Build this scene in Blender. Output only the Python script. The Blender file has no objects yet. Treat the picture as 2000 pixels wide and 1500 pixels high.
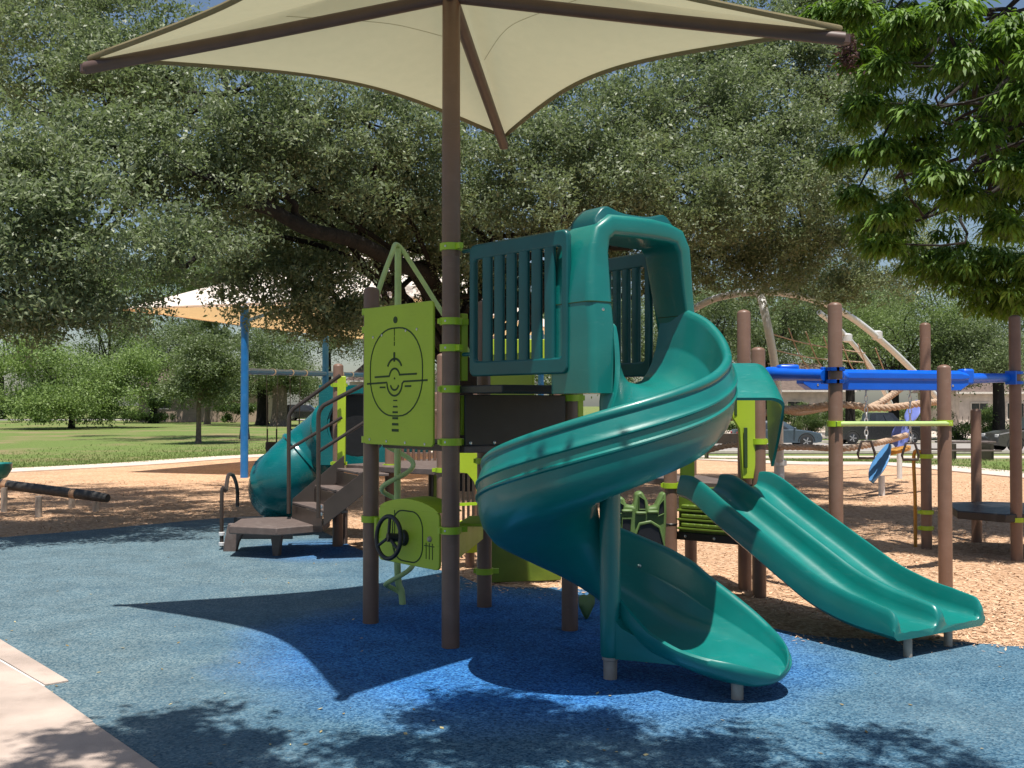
import bpy, math, random
import numpy as np
from mathutils import Vector, Matrix

C = bpy.context.scene.collection
SC = bpy.context.scene
PI = math.pi
random.seed(7)

# ---------------------------------------------------------------- camera, sky, sun, exposure
FPX, HC = 2050.0, 1.73                       # focal length in photo pixels, eye height
PITCH = math.atan(40 / FPX)
cam_data = bpy.data.cameras.new('camera')
cam_data.sensor_width = 36.0
cam_data.lens = 36.0 * FPX / 2000.0
cam_data.clip_start, cam_data.clip_end = 0.05, 2000
cam = bpy.data.objects.new('camera', cam_data)
cam.location = (0, 0, HC)
cam.rotation_euler = (PI / 2 + PITCH, 0, 0)
C.objects.link(cam)
SC.camera = cam

SUN = Vector((.049, -.297, 1)).normalized()
world = bpy.data.worlds.new('World')
SC.world = world
world.use_nodes = True
wn = world.node_tree
sky = wn.nodes.new('ShaderNodeTexSky')
sky.sky_type = 'NISHITA'
sky.sun_disc = False
sky.sun_elevation = math.asin(SUN.z)
sky.sun_rotation = math.atan2(SUN.x, SUN.y)
sky.air_density, sky.dust_density, sky.ozone_density = 1.0, 1.2, 1.0
wn.nodes['Background'].inputs['Strength'].default_value = 0.075
wn.links.new(sky.outputs[0], wn.nodes['Background'].inputs['Color'])
sun_data = bpy.data.lights.new('sun', 'SUN')
sun_data.energy = 5.0
sun_data.angle = math.radians(0.55)
sun_data.color = (1.0, .95, .87)
sun = bpy.data.objects.new('sun', sun_data)
sun.rotation_euler = SUN.to_track_quat('Z', 'Y').to_euler()
sun.location = (0, 0, 30)
C.objects.link(sun)
vs = SC.view_settings
vs.view_transform, vs.look, vs.gamma, vs.exposure = 'Standard', 'None', 1.0, 0.48
vs.use_curve_mapping = False
SC.cycles.max_bounces = 8
SC.cycles.transparent_max_bounces = 8
SC.cycles.use_denoising = True

# ---------------------------------------------------------------- measuring from the photograph
def ray(px, py):
    v = 750.0 - py
    return Vector((px - 1000.0, FPX * math.cos(PITCH) - v * math.sin(PITCH), FPX * math.sin(PITCH) + v * math.cos(PITCH)))
def at(px, py, D):
    r = ray(px, py); k = D / r.y
    return Vector((r.x * k, D, HC + r.z * k))
def gnd(px, py, z=0.0):
    r = ray(px, py); k = (z - HC) / r.z
    return Vector((r.x * k, r.y * k, z))

# ---------------------------------------------------------------- materials
def mat(name, col, rough=.5, metal=0.0, var=.12, vscale=6.0, bump=0.0, bscale=40.0, spec=.5, coat=0.0, wear=None, wscale=3.0):
    m = bpy.data.materials.new(name); m.use_nodes = True
    nt = m.node_tree; N = nt.nodes; L = nt.links
    b = N['Principled BSDF']
    b.inputs['Roughness'].default_value = rough
    b.inputs['Metallic'].default_value = metal
    b.inputs['Specular IOR Level'].default_value = spec
    b.inputs['Coat Weight'].default_value = coat
    b.inputs['Coat Roughness'].default_value = .12
    geo = N.new('ShaderNodeNewGeometry')
    no = N.new('ShaderNodeTexNoise'); no.inputs['Scale'].default_value = vscale; no.inputs['Detail'].default_value = 6
    L.new(geo.outputs['Position'], no.inputs['Vector'])
    r = N.new('ShaderNodeValToRGB')
    r.color_ramp.elements[0].position, r.color_ramp.elements[1].position = .3, .7
    r.color_ramp.elements[0].color = tuple(c * (1 - var) for c in col) + (1,)
    r.color_ramp.elements[1].color = tuple(min(1, c * (1 + var)) for c in col) + (1,)
    L.new(no.outputs['Fac'], r.inputs['Fac'])
    out = r.outputs['Color']
    if wear:
        n2 = N.new('ShaderNodeTexNoise'); n2.inputs['Scale'].default_value = wscale; n2.inputs['Detail'].default_value = 8
        n2.inputs['Roughness'].default_value = .65
        L.new(geo.outputs['Position'], n2.inputs['Vector'])
        r2 = N.new('ShaderNodeValToRGB')
        r2.color_ramp.elements[0].position, r2.color_ramp.elements[1].position = .52, .75
        r2.color_ramp.elements[0].color = (0, 0, 0, 1); r2.color_ramp.elements[1].color = (.7, .7, .7, 1)
        L.new(n2.outputs['Fac'], r2.inputs['Fac'])
        mx = N.new('ShaderNodeMixRGB'); mx.inputs['Color2'].default_value = tuple(wear) + (1,)
        L.new(r2.outputs['Color'], mx.inputs['Fac']); L.new(out, mx.inputs['Color1'])
        out = mx.outputs['Color']
    L.new(out, b.inputs['Base Color'])
    mr = N.new('ShaderNodeMapRange'); mr.inputs['To Min'].default_value = max(0.02, rough - .1); mr.inputs['To Max'].default_value = min(1, rough + .1)
    n3 = N.new('ShaderNodeTexNoise'); n3.inputs['Scale'].default_value = vscale * 2.3; n3.inputs['Detail'].default_value = 5
    L.new(geo.outputs['Position'], n3.inputs['Vector'])
    L.new(n3.outputs['Fac'], mr.inputs['Value']); L.new(mr.outputs['Result'], b.inputs['Roughness'])
    if bump:
        nb = N.new('ShaderNodeTexNoise'); nb.inputs['Scale'].default_value = bscale; nb.inputs['Detail'].default_value = 4
        L.new(geo.outputs['Position'], nb.inputs['Vector'])
        bp = N.new('ShaderNodeBump'); bp.inputs['Strength'].default_value = bump; bp.inputs['Distance'].default_value = .02
        L.new(nb.outputs['Fac'], bp.inputs['Height']); L.new(bp.outputs['Normal'], b.inputs['Normal'])
    return m

def leaf_mat(name, dark, light, trans, rough=.4, tfac=.35, spec=.5):
    m = bpy.data.materials.new(name); m.use_nodes = True
    nt = m.node_tree; N = nt.nodes; L = nt.links
    b = N['Principled BSDF']; b.inputs['Roughness'].default_value = rough; b.inputs['Specular IOR Level'].default_value = spec
    a = N.new('ShaderNodeAttribute'); a.attribute_name = 'tint'
    r = N.new('ShaderNodeValToRGB')
    r.color_ramp.elements[0].color = tuple(dark) + (1,); r.color_ramp.elements[1].color = tuple(light) + (1,)
    L.new(a.outputs['Fac'], r.inputs['Fac']); L.new(r.outputs['Color'], b.inputs['Base Color'])
    t = N.new('ShaderNodeBsdfTranslucent'); t.inputs['Color'].default_value = tuple(trans) + (1,)
    mx = N.new('ShaderNodeMixShader'); mx.inputs['Fac'].default_value = tfac
    L.new(b.outputs[0], mx.inputs[1]); L.new(t.outputs[0], mx.inputs[2])
    L.new(mx.outputs[0], N['Material Output'].inputs['Surface'])
    return m

def fabric_mat(name, col, trans, tfac):
    m = mat(name, col, .85, var=.05, vscale=9, bump=.25, bscale=190, spec=.1)
    nt = m.node_tree; N = nt.nodes; L = nt.links
    t = N.new('ShaderNodeBsdfTranslucent'); t.inputs['Color'].default_value = tuple(trans) + (1,)
    mx = N.new('ShaderNodeMixShader'); mx.inputs['Fac'].default_value = tfac
    L.new(N['Principled BSDF'].outputs[0], mx.inputs[1]); L.new(t.outputs[0], mx.inputs[2])
    L.new(mx.outputs[0], N['Material Output'].inputs['Surface'])
    return m

M = {}
M['post'] = mat('brown_post', (.172, .100, .070), .42, var=.10, vscale=5, bump=.04, bscale=120, wear=(.20, .125, .095), wscale=5)
M['dark_brown'] = mat('dark_brown_arm', (.085, .050, .040), .45, var=.12)
M['teal'] = mat('teal_plastic', (.0004, .158, .140), .38, var=.10, vscale=3.5, bump=.02, bscale=60, spec=.6, coat=.3, wear=(.003, .155, .138), wscale=2.2)
M['teal_dark'] = mat('deep_teal_plastic', (.002, .080, .086), .34, var=.12, vscale=5, bump=.03, bscale=70)
M['tube'] = mat('deep_teal_tube', (.002, .115, .125), .25, var=.12, vscale=4, bump=.03, bscale=60)
M['lime'] = mat('lime_plastic', (.37, .50, .026), .45, var=.06, vscale=3, bump=.02, bscale=90)
M['lime_metal'] = mat('lime_metal', (.33, .50, .02), .38, var=.08, vscale=9)
M['pale_green'] = mat('pale_green_metal', (.42, .56, .22), .4, var=.10, vscale=8)
M['green'] = mat('olive_green_plastic', (.10, .17, .05), .5, var=.15, vscale=6, bump=.05, bscale=60)
M['dark_green'] = mat('moss_green_plastic', (.10, .16, .012), .5, var=.15)
M['black'] = mat('black_plastic', (.012, .012, .014), .42, var=.2, vscale=12, bump=.03, bscale=150)
M['engrave'] = mat('dark_engraving', (.02, .05, .01), .7, var=.2)
M['bolt'] = mat('steel_bolt', (.55, .55, .54), .3, metal=1, var=.1)
M['deck'] = mat('brown_deck_coating', (.115, .085, .075), .6, var=.15, vscale=14, bump=.2, bscale=160, wear=(.2, .165, .15), wscale=6)
M['dark_metal'] = mat('dark_rail', (.065, .05, .043), .33, metal=.35, var=.12)
M['stub'] = mat('galvanised_stub', (.36, .30, .25), .5, metal=.3, var=.12, vscale=18)
M['blue'] = mat('blue_paint', (.010, .145, .42), .38, var=.12, vscale=5, wear=(.06, .22, .48), wscale=4)
M['bright_blue'] = mat('bright_blue_plastic', (.002, .105, .62), .34, var=.10, vscale=5)
M['steel'] = mat('galvanised_pipe', (.66, .66, .66), .42, metal=.2, var=.07, vscale=14)
M['rope'] = mat('tan_rope', (.46, .33, .24), .9, var=.25, vscale=40, bump=.4, bscale=150)
M['periwinkle'] = mat('periwinkle_plastic', (.17, .22, .58), .4, var=.15)
M['sky_blue'] = mat('mid_blue_plastic', (.08, .24, .50), .4, var=.15)
M['ochre'] = mat('ochre_plastic', (.46, .22, .03), .45, var=.12)
M['log'] = mat('dark_log_plastic', (.040, .038, .036), .6, var=.3, vscale=12, bump=.4, bscale=40)
M['tan_band'] = mat('tan_band', (.40, .24, .14), .7)
M['bark'] = mat('dark_bark', (.014, .011, .009), .95, var=.45, vscale=9, bump=.9, bscale=22)
M['bark_light'] = mat('grey_bark', (.15, .115, .09), .9, var=.4, vscale=9, bump=.8, bscale=20)
M['rubber_black'] = mat('black_rubber', (.015, .015, .015), .75, var=.3)
M['canopy'] = fabric_mat('beige_shade_cloth', (.485, .455, .315), (.45, .425, .275), .36)
M['hem'] = fabric_mat('olive_hem', (.26, .22, .13), (.25, .2, .1), .2)
M['seam'] = fabric_mat('seam_cloth', (.45, .415, .26), (.42, .385, .225), .36)
M['white_canopy'] = fabric_mat('cream_shade_cloth', (.84, .81, .76), (.95, .62, .27), .34)
M['wall_tan'] = mat('tan_wall', (.36, .27, .21), .85, var=.12, bump=.2, bscale=14)
M['wall_stone'] = mat('pale_stone_wall', (.52, .46, .40), .85, var=.18, vscale=2, bump=.3, bscale=6)
M['roof'] = mat('brown_roof', (.12, .085, .07), .85, var=.25, vscale=4)
M['glass'] = mat('window_glass', (.03, .035, .04), .12, var=.2)
M['trim'] = mat('cream_trim', (.60, .56, .50), .7)
M['car_black'] = mat('black_car_paint', (.015, .016, .018), .25, var=.1, coat=.7)
M['car_grey'] = mat('charcoal_car_paint', (.050, .046, .044), .3, var=.1, coat=.6)
M['car_blue'] = mat('grey_blue_car_paint', (.045, .07, .095), .3, var=.1, coat=.6)
M['rim'] = mat('alloy_rim', (.42, .42, .43), .35, metal=.7)
M['lamp_red'] = mat('red_lamp', (.35, .02, .015), .3)
M['lamp_white'] = mat('clear_lamp', (.7, .7, .68), .2)

M['oak_leaf'] = leaf_mat('live_oak_leaf', (.022, .042, .022), (.335, .385, .225), (.22, .30, .11), .45, .32, .38)
M['pecan_leaf'] = leaf_mat('bright_leaf', (.012, .032, .008), (.20, .34, .060), (.22, .40, .03), .50, .28, .3)
M['bg_leaf'] = leaf_mat('mixed_leaf', (.055, .082, .034), (.20, .25, .12), (.18, .26, .07), .5, .3, .4)
M['light_leaf'] = leaf_mat('light_green_leaf', (.075, .115, .035), (.22, .29, .105), (.21, .31, .08), .5, .34, .4)
M['dry_seed'] = leaf_mat('dry_seed', (.05, .03, .03), (.16, .10, .09), (.1, .05, .04), .8, .2, .2)
M['bush_leaf'] = leaf_mat('bright_bush_leaf', (.09, .15, .045), (.31, .41, .15), (.24, .36, .08), .5, .34, .3)
M['shrub_leaf'] = leaf_mat('shrub_leaf', (.035, .065, .018), (.13, .20, .05), (.12, .2, .04), .5, .3, .4)

def scuff(m, col, amount, scale=(1.2, 1.2, 9), lo=.56, hi=.72):
    """faint scratches and dust over a moulded surface"""
    nt = m.node_tree; N, L = nt.nodes, nt.links; b = N['Principled BSDF']
    src = b.inputs['Base Color'].links[0].from_socket; rsrc = b.inputs['Roughness'].links[0].from_socket
    geo = N.new('ShaderNodeNewGeometry'); mp = N.new('ShaderNodeMapping'); mp.inputs['Scale'].default_value = scale
    L.new(geo.outputs['Position'], mp.inputs['Vector'])
    n = N.new('ShaderNodeTexNoise'); n.inputs['Scale'].default_value = 7; n.inputs['Detail'].default_value = 10; n.inputs['Roughness'].default_value = .75
    L.new(mp.outputs[0], n.inputs['Vector'])
    r = N.new('ShaderNodeValToRGB'); r.color_ramp.elements[0].position = lo; r.color_ramp.elements[1].position = hi
    r.color_ramp.elements[0].color = (0, 0, 0, 1); r.color_ramp.elements[1].color = (amount,) * 3 + (1,)
    L.new(n.outputs['Fac'], r.inputs['Fac'])
    x = N.new('ShaderNodeMixRGB'); x.inputs['Color2'].default_value = tuple(col) + (1,)
    L.new(r.outputs[0], x.inputs['Fac']); L.new(src, x.inputs['Color1']); L.new(x.outputs[0], b.inputs['Base Color'])
    ad = N.new('ShaderNodeMath'); ad.operation = 'MULTIPLY_ADD'; ad.inputs[1].default_value = .5
    L.new(r.outputs[0], ad.inputs[0]); L.new(rsrc, ad.inputs[2]); L.new(ad.outputs[0], b.inputs['Roughness'])
for k_, c_, a_ in (('teal', (.06, .22, .20), .38), ('tube', (.06, .18, .17), .35), ('lime', (.20, .28, .04), .35), ('post', (.24, .18, .145), .45), ('black', (.05, .05, .05), .4), ('bright_blue', (.04, .18, .55), .3), ('deck', (.26, .215, .185), .5), ('teal_dark', (.03, .09, .09), .3)):
    scuff(M[k_], c_, a_)

# ---------------------------------------------------------------- mesh building
class MB:
    def __init__(s):
        s.v, s.f = [], []
    def add(s, verts, faces):
        o = len(s.v); s.v += [tuple(p) for p in verts]; s.f += [tuple(i + o for i in q) for q in faces]
        return s
    def box(s, c, size, ux=None, uy=None, uz=None):
        """box at c with full sizes along the axes ux, uy, uz"""
        ux = Vector(ux or (1, 0, 0)).normalized(); uz = Vector(uz or (0, 0, 1)).normalized()
        uy = Vector(uy).normalized() if uy is not None else uz.cross(ux)
        c = Vector(c); a, b, d = size[0] / 2, size[1] / 2, size[2] / 2
        P = [c + ux * (i * a) + uy * (j * b) + uz * (k * d) for k in (-1, 1) for j in (-1, 1) for i in (-1, 1)]
        return s.add(P, [(0, 2, 3, 1), (4, 5, 7, 6), (0, 1, 5, 4), (2, 6, 7, 3), (0, 4, 6, 2), (1, 3, 7, 5)])
    def bar(s, a, b, w, h, up=(0, 0, 1)):
        a, b = Vector(a), Vector(b); d = (b - a); L = d.length; d.normalize()
        side = d.cross(Vector(up))
        if side.length < 1e-4: side = d.cross(Vector((1, 0, 0)))
        side.normalize(); u = side.cross(d)
        return s.box((a + b) / 2, (L, w, h), d, side, u)
    def tube(s, pts, r, n=12, caps=True, closed=False):
        pts = [Vector(p) for p in pts]; m = len(pts)
        rs = r if isinstance(r, (list, tuple)) else [r] * m
        T = []
        for i in range(m):
            if closed: t = pts[(i + 1) % m] - pts[i - 1]
            else: t = pts[min(i + 1, m - 1)] - pts[max(i - 1, 0)]
            T.append(t.normalized() if t.length > 1e-9 else Vector((0, 0, 1)))
        ref = Vector((0, 0, 1)) if abs(T[0].z) < .9 else Vector((1, 0, 0))
        nrm = (ref - T[0] * ref.dot(T[0])).normalized()
        V = []
        for i in range(m):
            nrm = (nrm - T[i] * nrm.dot(T[i]))
            if nrm.length < 1e-6: nrm = T[i].orthogonal()
            nrm.normalize(); bi = T[i].cross(nrm)
            for k in range(n):
                a = 2 * PI * k / n
                V.append(pts[i] + (nrm * math.cos(a) + bi * math.sin(a)) * rs[i])
        F = []
        for i in range(m if closed else m - 1):
            j = (i + 1) % m
            for k in range(n):
                F.append((i * n + k, i * n + (k + 1) % n, j * n + (k + 1) % n, j * n + k))
        if caps and not closed:
            F.append(tuple(range(n - 1, -1, -1))); F.append(tuple((m - 1) * n + k for k in range(n)))
        return s.add(V, F)
    def cyl(s, a, b, r, n=20, r2=None):
        return s.tube([a, b], [r, r if r2 is None else r2], n)
    def lathe(s, c, prof, n=24):
        """prof: list of (r, z), from bottom to top, round the vertical through c"""
        c = Vector(c); V = []; F = []
        for r, z in prof:
            for k in range(n):
                a = 2 * PI * k / n
                V.append(c + Vector((r * math.cos(a), r * math.sin(a), z)))
        for i in range(len(prof) - 1):
            for k in range(n):
                F.append((i * n + k, i * n + (k + 1) % n, (i + 1) * n + (k + 1) % n, (i + 1) * n + k))
        F.append(tuple(range(n - 1, -1, -1))); F.append(tuple((len(prof) - 1) * n + k for k in range(n)))
        return s.add(V, F)
    def prism(s, poly, o, u, w, nrm, t):
        """polygon (list of 2D points) in the plane o + x*u + y*w, extruded by t along nrm (centred)"""
        o, u, w, nrm = Vector(o), Vector(u), Vector(w), Vector(nrm).normalized()
        n = len(poly)
        A = [o + u * x + w * y - nrm * (t / 2) for x, y in poly]
        B = [p + nrm * t for p in A]
        F = [tuple(range(n - 1, -1, -1)), tuple(range(n, 2 * n))]
        F += [(i, (i + 1) % n, n + (i + 1) % n, n + i) for i in range(n)]
        return s.add(A + B, F)
    def frame(s, outer, inner, o, u, w, nrm, t):
        """ring between two polygons of the same number of points, extruded"""
        o, u, w, nrm = Vector(o), Vector(u), Vector(w), Vector(nrm).normalized(); n = len(outer)
        def P(poly, d): return [o + u * x + w * y + nrm * d for x, y in poly]
        V = P(outer, -t / 2) + P(inner, -t / 2) + P(outer, t / 2) + P(inner, t / 2); F = []
        for i in range(n):
            j = (i + 1) % n
            F += [(i, n + i, n + j, j), (2 * n + i, 2 * n + j, 3 * n + j, 3 * n + i), (i, j, 2 * n + j, 2 * n + i), (n + i, 3 * n + i, 3 * n + j, n + j)]
        return s.add(V, F)
    def loft(s, rings, caps=True, closed_ring=True):
        n = len(rings[0]); V = [p for r in rings for p in r]; F = []
        for i in range(len(rings) - 1):
            for k in range(n if closed_ring else n - 1):
                F.append((i * n + k, i * n + (k + 1) % n, (i + 1) * n + (k + 1) % n, (i + 1) * n + k))
        if caps and closed_ring:
            F.append(tuple(range(n - 1, -1, -1))); F.append(tuple((len(rings) - 1) * n + k for k in range(n)))
        return s.add(V, F)

def fix_normals(me):
    import bmesh
    bm = bmesh.new(); bm.from_mesh(me)
    bmesh.ops.recalc_face_normals(bm, faces=bm.faces)
    bm.to_mesh(me); bm.free()

def obj(name, mb, m, parent=None, smooth=38, bevel=0.0, label=None, segs=2):
    me = bpy.data.meshes.new(name)
    me.from_pydata(mb.v, [], mb.f); me.update()
    fix_normals(me)
    me.materials.append(m)
    if smooth:
        me.polygons.foreach_set('use_smooth', [True] * len(me.polygons))
        me.set_sharp_from_angle(angle=math.radians(smooth))
    o = bpy.data.objects.new(name, me); C.objects.link(o)
    if parent is not None:
        o.parent = parent
        if parent.type == 'EMPTY': o.location = -parent.location
    if bevel:
        bv = o.modifiers.new('bevel', 'BEVEL'); bv.width = bevel; bv.segments = segs; bv.limit_method = 'ANGLE'; bv.angle_limit = math.radians(40)
    if label: o['label'] = label
    return o

def tag(o, label=None, cat=None, group=None, kind=None):
    if label: o['label'] = label
    if cat: o['category'] = cat
    if group: o['group'] = group
    if kind: o['kind'] = kind
    return o

def thing(name, label, cat, loc=(0, 0, 0), group=None):
    o = bpy.data.objects.new(name, None); C.objects.link(o)
    o.location = loc; o.empty_display_size = .2
    return tag(o, label, cat, group)

def rounded(w, h, r, n=5):
    """rounded rectangle centred at 0"""
    out = []
    for cx, cy, a0 in ((w / 2 - r, h / 2 - r, 0), (-w / 2 + r, h / 2 - r, PI / 2), (-w / 2 + r, -h / 2 + r, PI), (w / 2 - r, -h / 2 + r, 1.5 * PI)):
        for k in range(n + 1):
            a = a0 + PI / 2 * k / n
            out.append((cx + r * math.cos(a), cy + r * math.sin(a)))
    return out

def cat_rom(P, n=8):
    P = [Vector(p) for p in P]; out = []
    for i in range(len(P) - 1):
        p0, p1, p2, p3 = P[max(i - 1, 0)], P[i], P[i + 1], P[min(i + 2, len(P) - 1)]
        for k in range(n):
            t = k / n
            out.append(.5 * ((2 * p1) + (p2 - p0) * t + (2 * p0 - 5 * p1 + 4 * p2 - p3) * t * t + (3 * p1 - p0 - 3 * p2 + p3) * t ** 3))
    out.append(P[-1])
    return out

def ribbon(mb, pts, w, o, u, v, nrm, lift):
    """thin raised line along 2D points in a panel's plane"""
    o, u, v, nrm = Vector(o), Vector(u), Vector(v), Vector(nrm)
    n = len(pts); A = []
    for i in range(n):
        x0, y0 = pts[max(i - 1, 0)]; x1, y1 = pts[min(i + 1, n - 1)]
        dx, dy = x1 - x0, y1 - y0; L = math.hypot(dx, dy) or 1
        nx, ny = -dy / L * w / 2, dx / L * w / 2
        x, y = pts[i]
        A.append([(x + nx, y + ny), (x - nx, y - ny)])
    rings = []
    for a, b in A:
        rings.append([o + u * a[0] + v * a[1], o + u * b[0] + v * b[1], o + u * b[0] + v * b[1] + nrm * lift, o + u * a[0] + v * a[1] + nrm * lift])
    mb.loft(rings)

RP = .0625
def post_mb(x, y, z0, z1, r=RP):
    dome = [(r * math.cos(a), (z1 - r * .55) + r * .55 * math.sin(a)) for a in [PI / 2 * k / 5 for k in range(6)]]
    dome[-1] = (.004, z1)
    return MB().lathe((x, y, 0), [(r, z0)] + dome, 28)
def clamp_mb(x, y, z, ang=0.0, r=RP, h=.05, ear=.05):
    """band round a post with a lug towards angle ang"""
    mb = MB().lathe((x, y, z - h / 2), [(r + .001, 0), (r + .014, 0), (r + .014, h), (r + .001, h)], 24)
    d = Vector((math.cos(ang), math.sin(ang), 0))
    mb.box(Vector((x, y, z)) + d * (r + .01 + ear / 2), (ear, .035, h * .8), d)
    mb.box(Vector((x, y, z)) - d * (r + .01 + ear * .2), (ear * .4, .03, h * .7), d)
    return mb

# ---------------------------------------------------------------- foliage
def quads_obj(name, V, m, parent, tint=None):
    """V: (n,4,3) array of leaf quads -> one mesh"""
    n = len(V); me = bpy.data.meshes.new(name)
    me.vertices.add(n * 4); me.vertices.foreach_set('co', V.reshape(-1).astype(np.float32))
    me.loops.add(n * 4); me.loops.foreach_set('vertex_index', np.arange(n * 4, dtype=np.int32))
    me.polygons.add(n); me.polygons.foreach_set('loop_start', np.arange(0, n * 4, 4, dtype=np.int32))
    me.update(calc_edges=True)
    if tint is not None:
        at_ = me.attributes.new('tint', 'FLOAT', 'POINT'); at_.data.foreach_set('value', np.repeat(tint, 4).astype(np.float32))
    me.materials.append(m)
    o = bpy.data.objects.new(name, me); C.objects.link(o)
    if parent is not None:
        o.parent = parent
        if parent.type == 'EMPTY': o.location = -parent.location
    return o

def leaves(centres, n_per, spread, size, rng, droop=0.0, aspect=.45, up=.6, flat=.7, tint_c=None):
    """leaf quads scattered round cluster centres; returns quads and tints"""
    k = len(centres); n = k * n_per
    c = np.repeat(centres, n_per, 0)
    sp = np.repeat(spread * rng.uniform(.6, 1.4, k), n_per)[:, None]
    off = rng.normal(0, 1, (n, 3)) * sp; off[:, 2] *= flat
    p = c + off
    if droop: p[:, 2] -= droop * (off[:, 0] ** 2 + off[:, 1] ** 2) / np.maximum(sp[:, 0], .05)
    ax = rng.normal(0, 1, (n, 3)); ax[:, 2] -= droop * 2.2
    ax += off / np.maximum(sp, .01) * .5
    ax /= np.linalg.norm(ax, axis=1)[:, None] + 1e-9
    nr = rng.normal(0, 1, (n, 3)); nr[:, 2] += up * 1.6
    sd = np.cross(ax, nr); sd /= np.linalg.norm(sd, axis=1)[:, None] + 1e-9
    nn = np.cross(sd, ax)
    L = (size * rng.uniform(.6, 1.35, n))[:, None]; W = L * aspect * rng.uniform(.8, 1.2, n)[:, None]
    base = p - ax * L * .5; tip = p + ax * L * .5 - nn * L * .08
    mid = p - ax * L * .05 + nn * L * .06
    V = np.stack([base, mid + sd * W * .5, tip, mid - sd * W * .5], 1)
    tc = rng.uniform(0, 1, k) if tint_c is None else tint_c
    t = np.clip(np.repeat(tc, n_per) * .55 + rng.uniform(0, 1, n) * .45, 0, 1)
    return V, t

def bough_clusters(lobes, k, rng, shell=.45, per_bough=9, bough_r=.26):
    """clusters gathered into boughs with gaps between them"""
    nb = max(4, k // per_bough)
    b, idx = lobe_clusters(lobes, nb, rng, shell)
    s = bough_r * rng.uniform(.6, 1.4, nb)
    c = np.repeat(b, per_bough, 0) + rng.normal(0, 1, (nb * per_bough, 3)) * np.repeat(s, per_bough)[:, None] * np.array([1, 1, .55])
    tb = np.repeat(rng.uniform(0, 1, nb), per_bough)
    return c, np.clip(tb * .6 + rng.uniform(0, .4, len(tb)), 0, 1)

def sprays(centres, n_per, L0, rng):
    """drooping sprays: long leaves that fan out and down from a twig tip, each folded once"""
    k = len(centres); n = k * n_per
    c = np.repeat(centres, n_per, 0); a = rng.uniform(0, 2 * PI, n); dn = rng.uniform(.05, 1.1, n)
    ax = np.stack([np.cos(a), np.sin(a), -dn], 1); ax /= np.linalg.norm(ax, axis=1)[:, None]
    a2 = ax.copy(); a2[:, 2] -= rng.uniform(.5, 1.2, n); a2 /= np.linalg.norm(a2, axis=1)[:, None]
    sd = np.stack([-np.sin(a), np.cos(a), rng.normal(0, .35, n)], 1); sd /= np.linalg.norm(sd, axis=1)[:, None]
    L = (L0 * rng.uniform(.6, 1.3, n))[:, None]; W = L * .13
    p0 = c + ax * L * rng.uniform(.1, .9, n)[:, None] + rng.normal(0, .02, (n, 3))
    p1 = p0 + ax * L * .5; p2 = p1 + a2 * L * .5
    q1 = np.stack([p0, p1 + sd * W, p1 + sd * W * .02, p1 - sd * W], 1)
    Va = np.stack([p0 - sd * W * .15, p0 + sd * W * .15, p1 + sd * W, p1 - sd * W], 1)
    Vb = np.stack([p1 - sd * W, p1 + sd * W, p2 + sd * W * .1, p2 - sd * W * .1], 1)
    t = np.clip(np.repeat(rng.uniform(0, 1, k), n_per) * .5 + rng.uniform(0, .5, n), 0, 1)
    return np.concatenate([Va, Vb]), np.concatenate([t, t])

def lobe_clusters(lobes, k, rng, shell=.45):
    """cluster centres spread through ellipsoid lobes, denser to the outside"""
    L = np.array([l[:6] for l in lobes], float)
    w = np.array([(l[3] * l[4] * l[5]) ** .67 * (l[6] if len(l) > 6 else 1) for l in lobes]); w /= w.sum()
    idx = rng.choice(len(lobes), k, p=w)
    d = rng.normal(0, 1, (k, 3)); d /= np.linalg.norm(d, axis=1)[:, None]
    r = rng.uniform(0, 1, k) ** shell
    lump = 1 + .22 * np.sin(d[:, 0] * 5 + idx * 1.7) * np.cos(d[:, 2] * 4 + idx) 
    return L[idx, :3] + d * L[idx, 3:6] * (r * lump)[:, None], idx

def branch(mb, a, b, r0, r1, sag=.0, wob=.12, seed=0, n=7):
    rr = random.Random(seed); a, b = Vector(a), Vector(b); L = (b - a).length
    pts = []
    for i in range(n + 1):
        t = i / n; p = a.lerp(b, t)
        if 0 < i < n: p += Vector((rr.uniform(-1, 1), rr.uniform(-1, 1), rr.uniform(-1, 1))) * wob * L * .16
        p.z += sag * L * math.sin(t * PI)
        pts.append(p)
    pts = cat_rom(pts, 3); m = len(pts)
    mb.tube(pts, [r0 + (r1 - r0) * (i / (m - 1)) ** .8 for i in range(m)], 9)
    return pts
# ================================================================ SETTING
def smooth01(t): t = np.clip(t, 0, 1); return t * t * (3 - 2 * t)
def hz(x, y):
    """ground height: level park, the street at the right lies a little lower"""
    return -.62 * smooth01((np.asarray(y, float) - 31) / 14) * smooth01((np.asarray(x, float) - 1) / 7)

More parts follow.
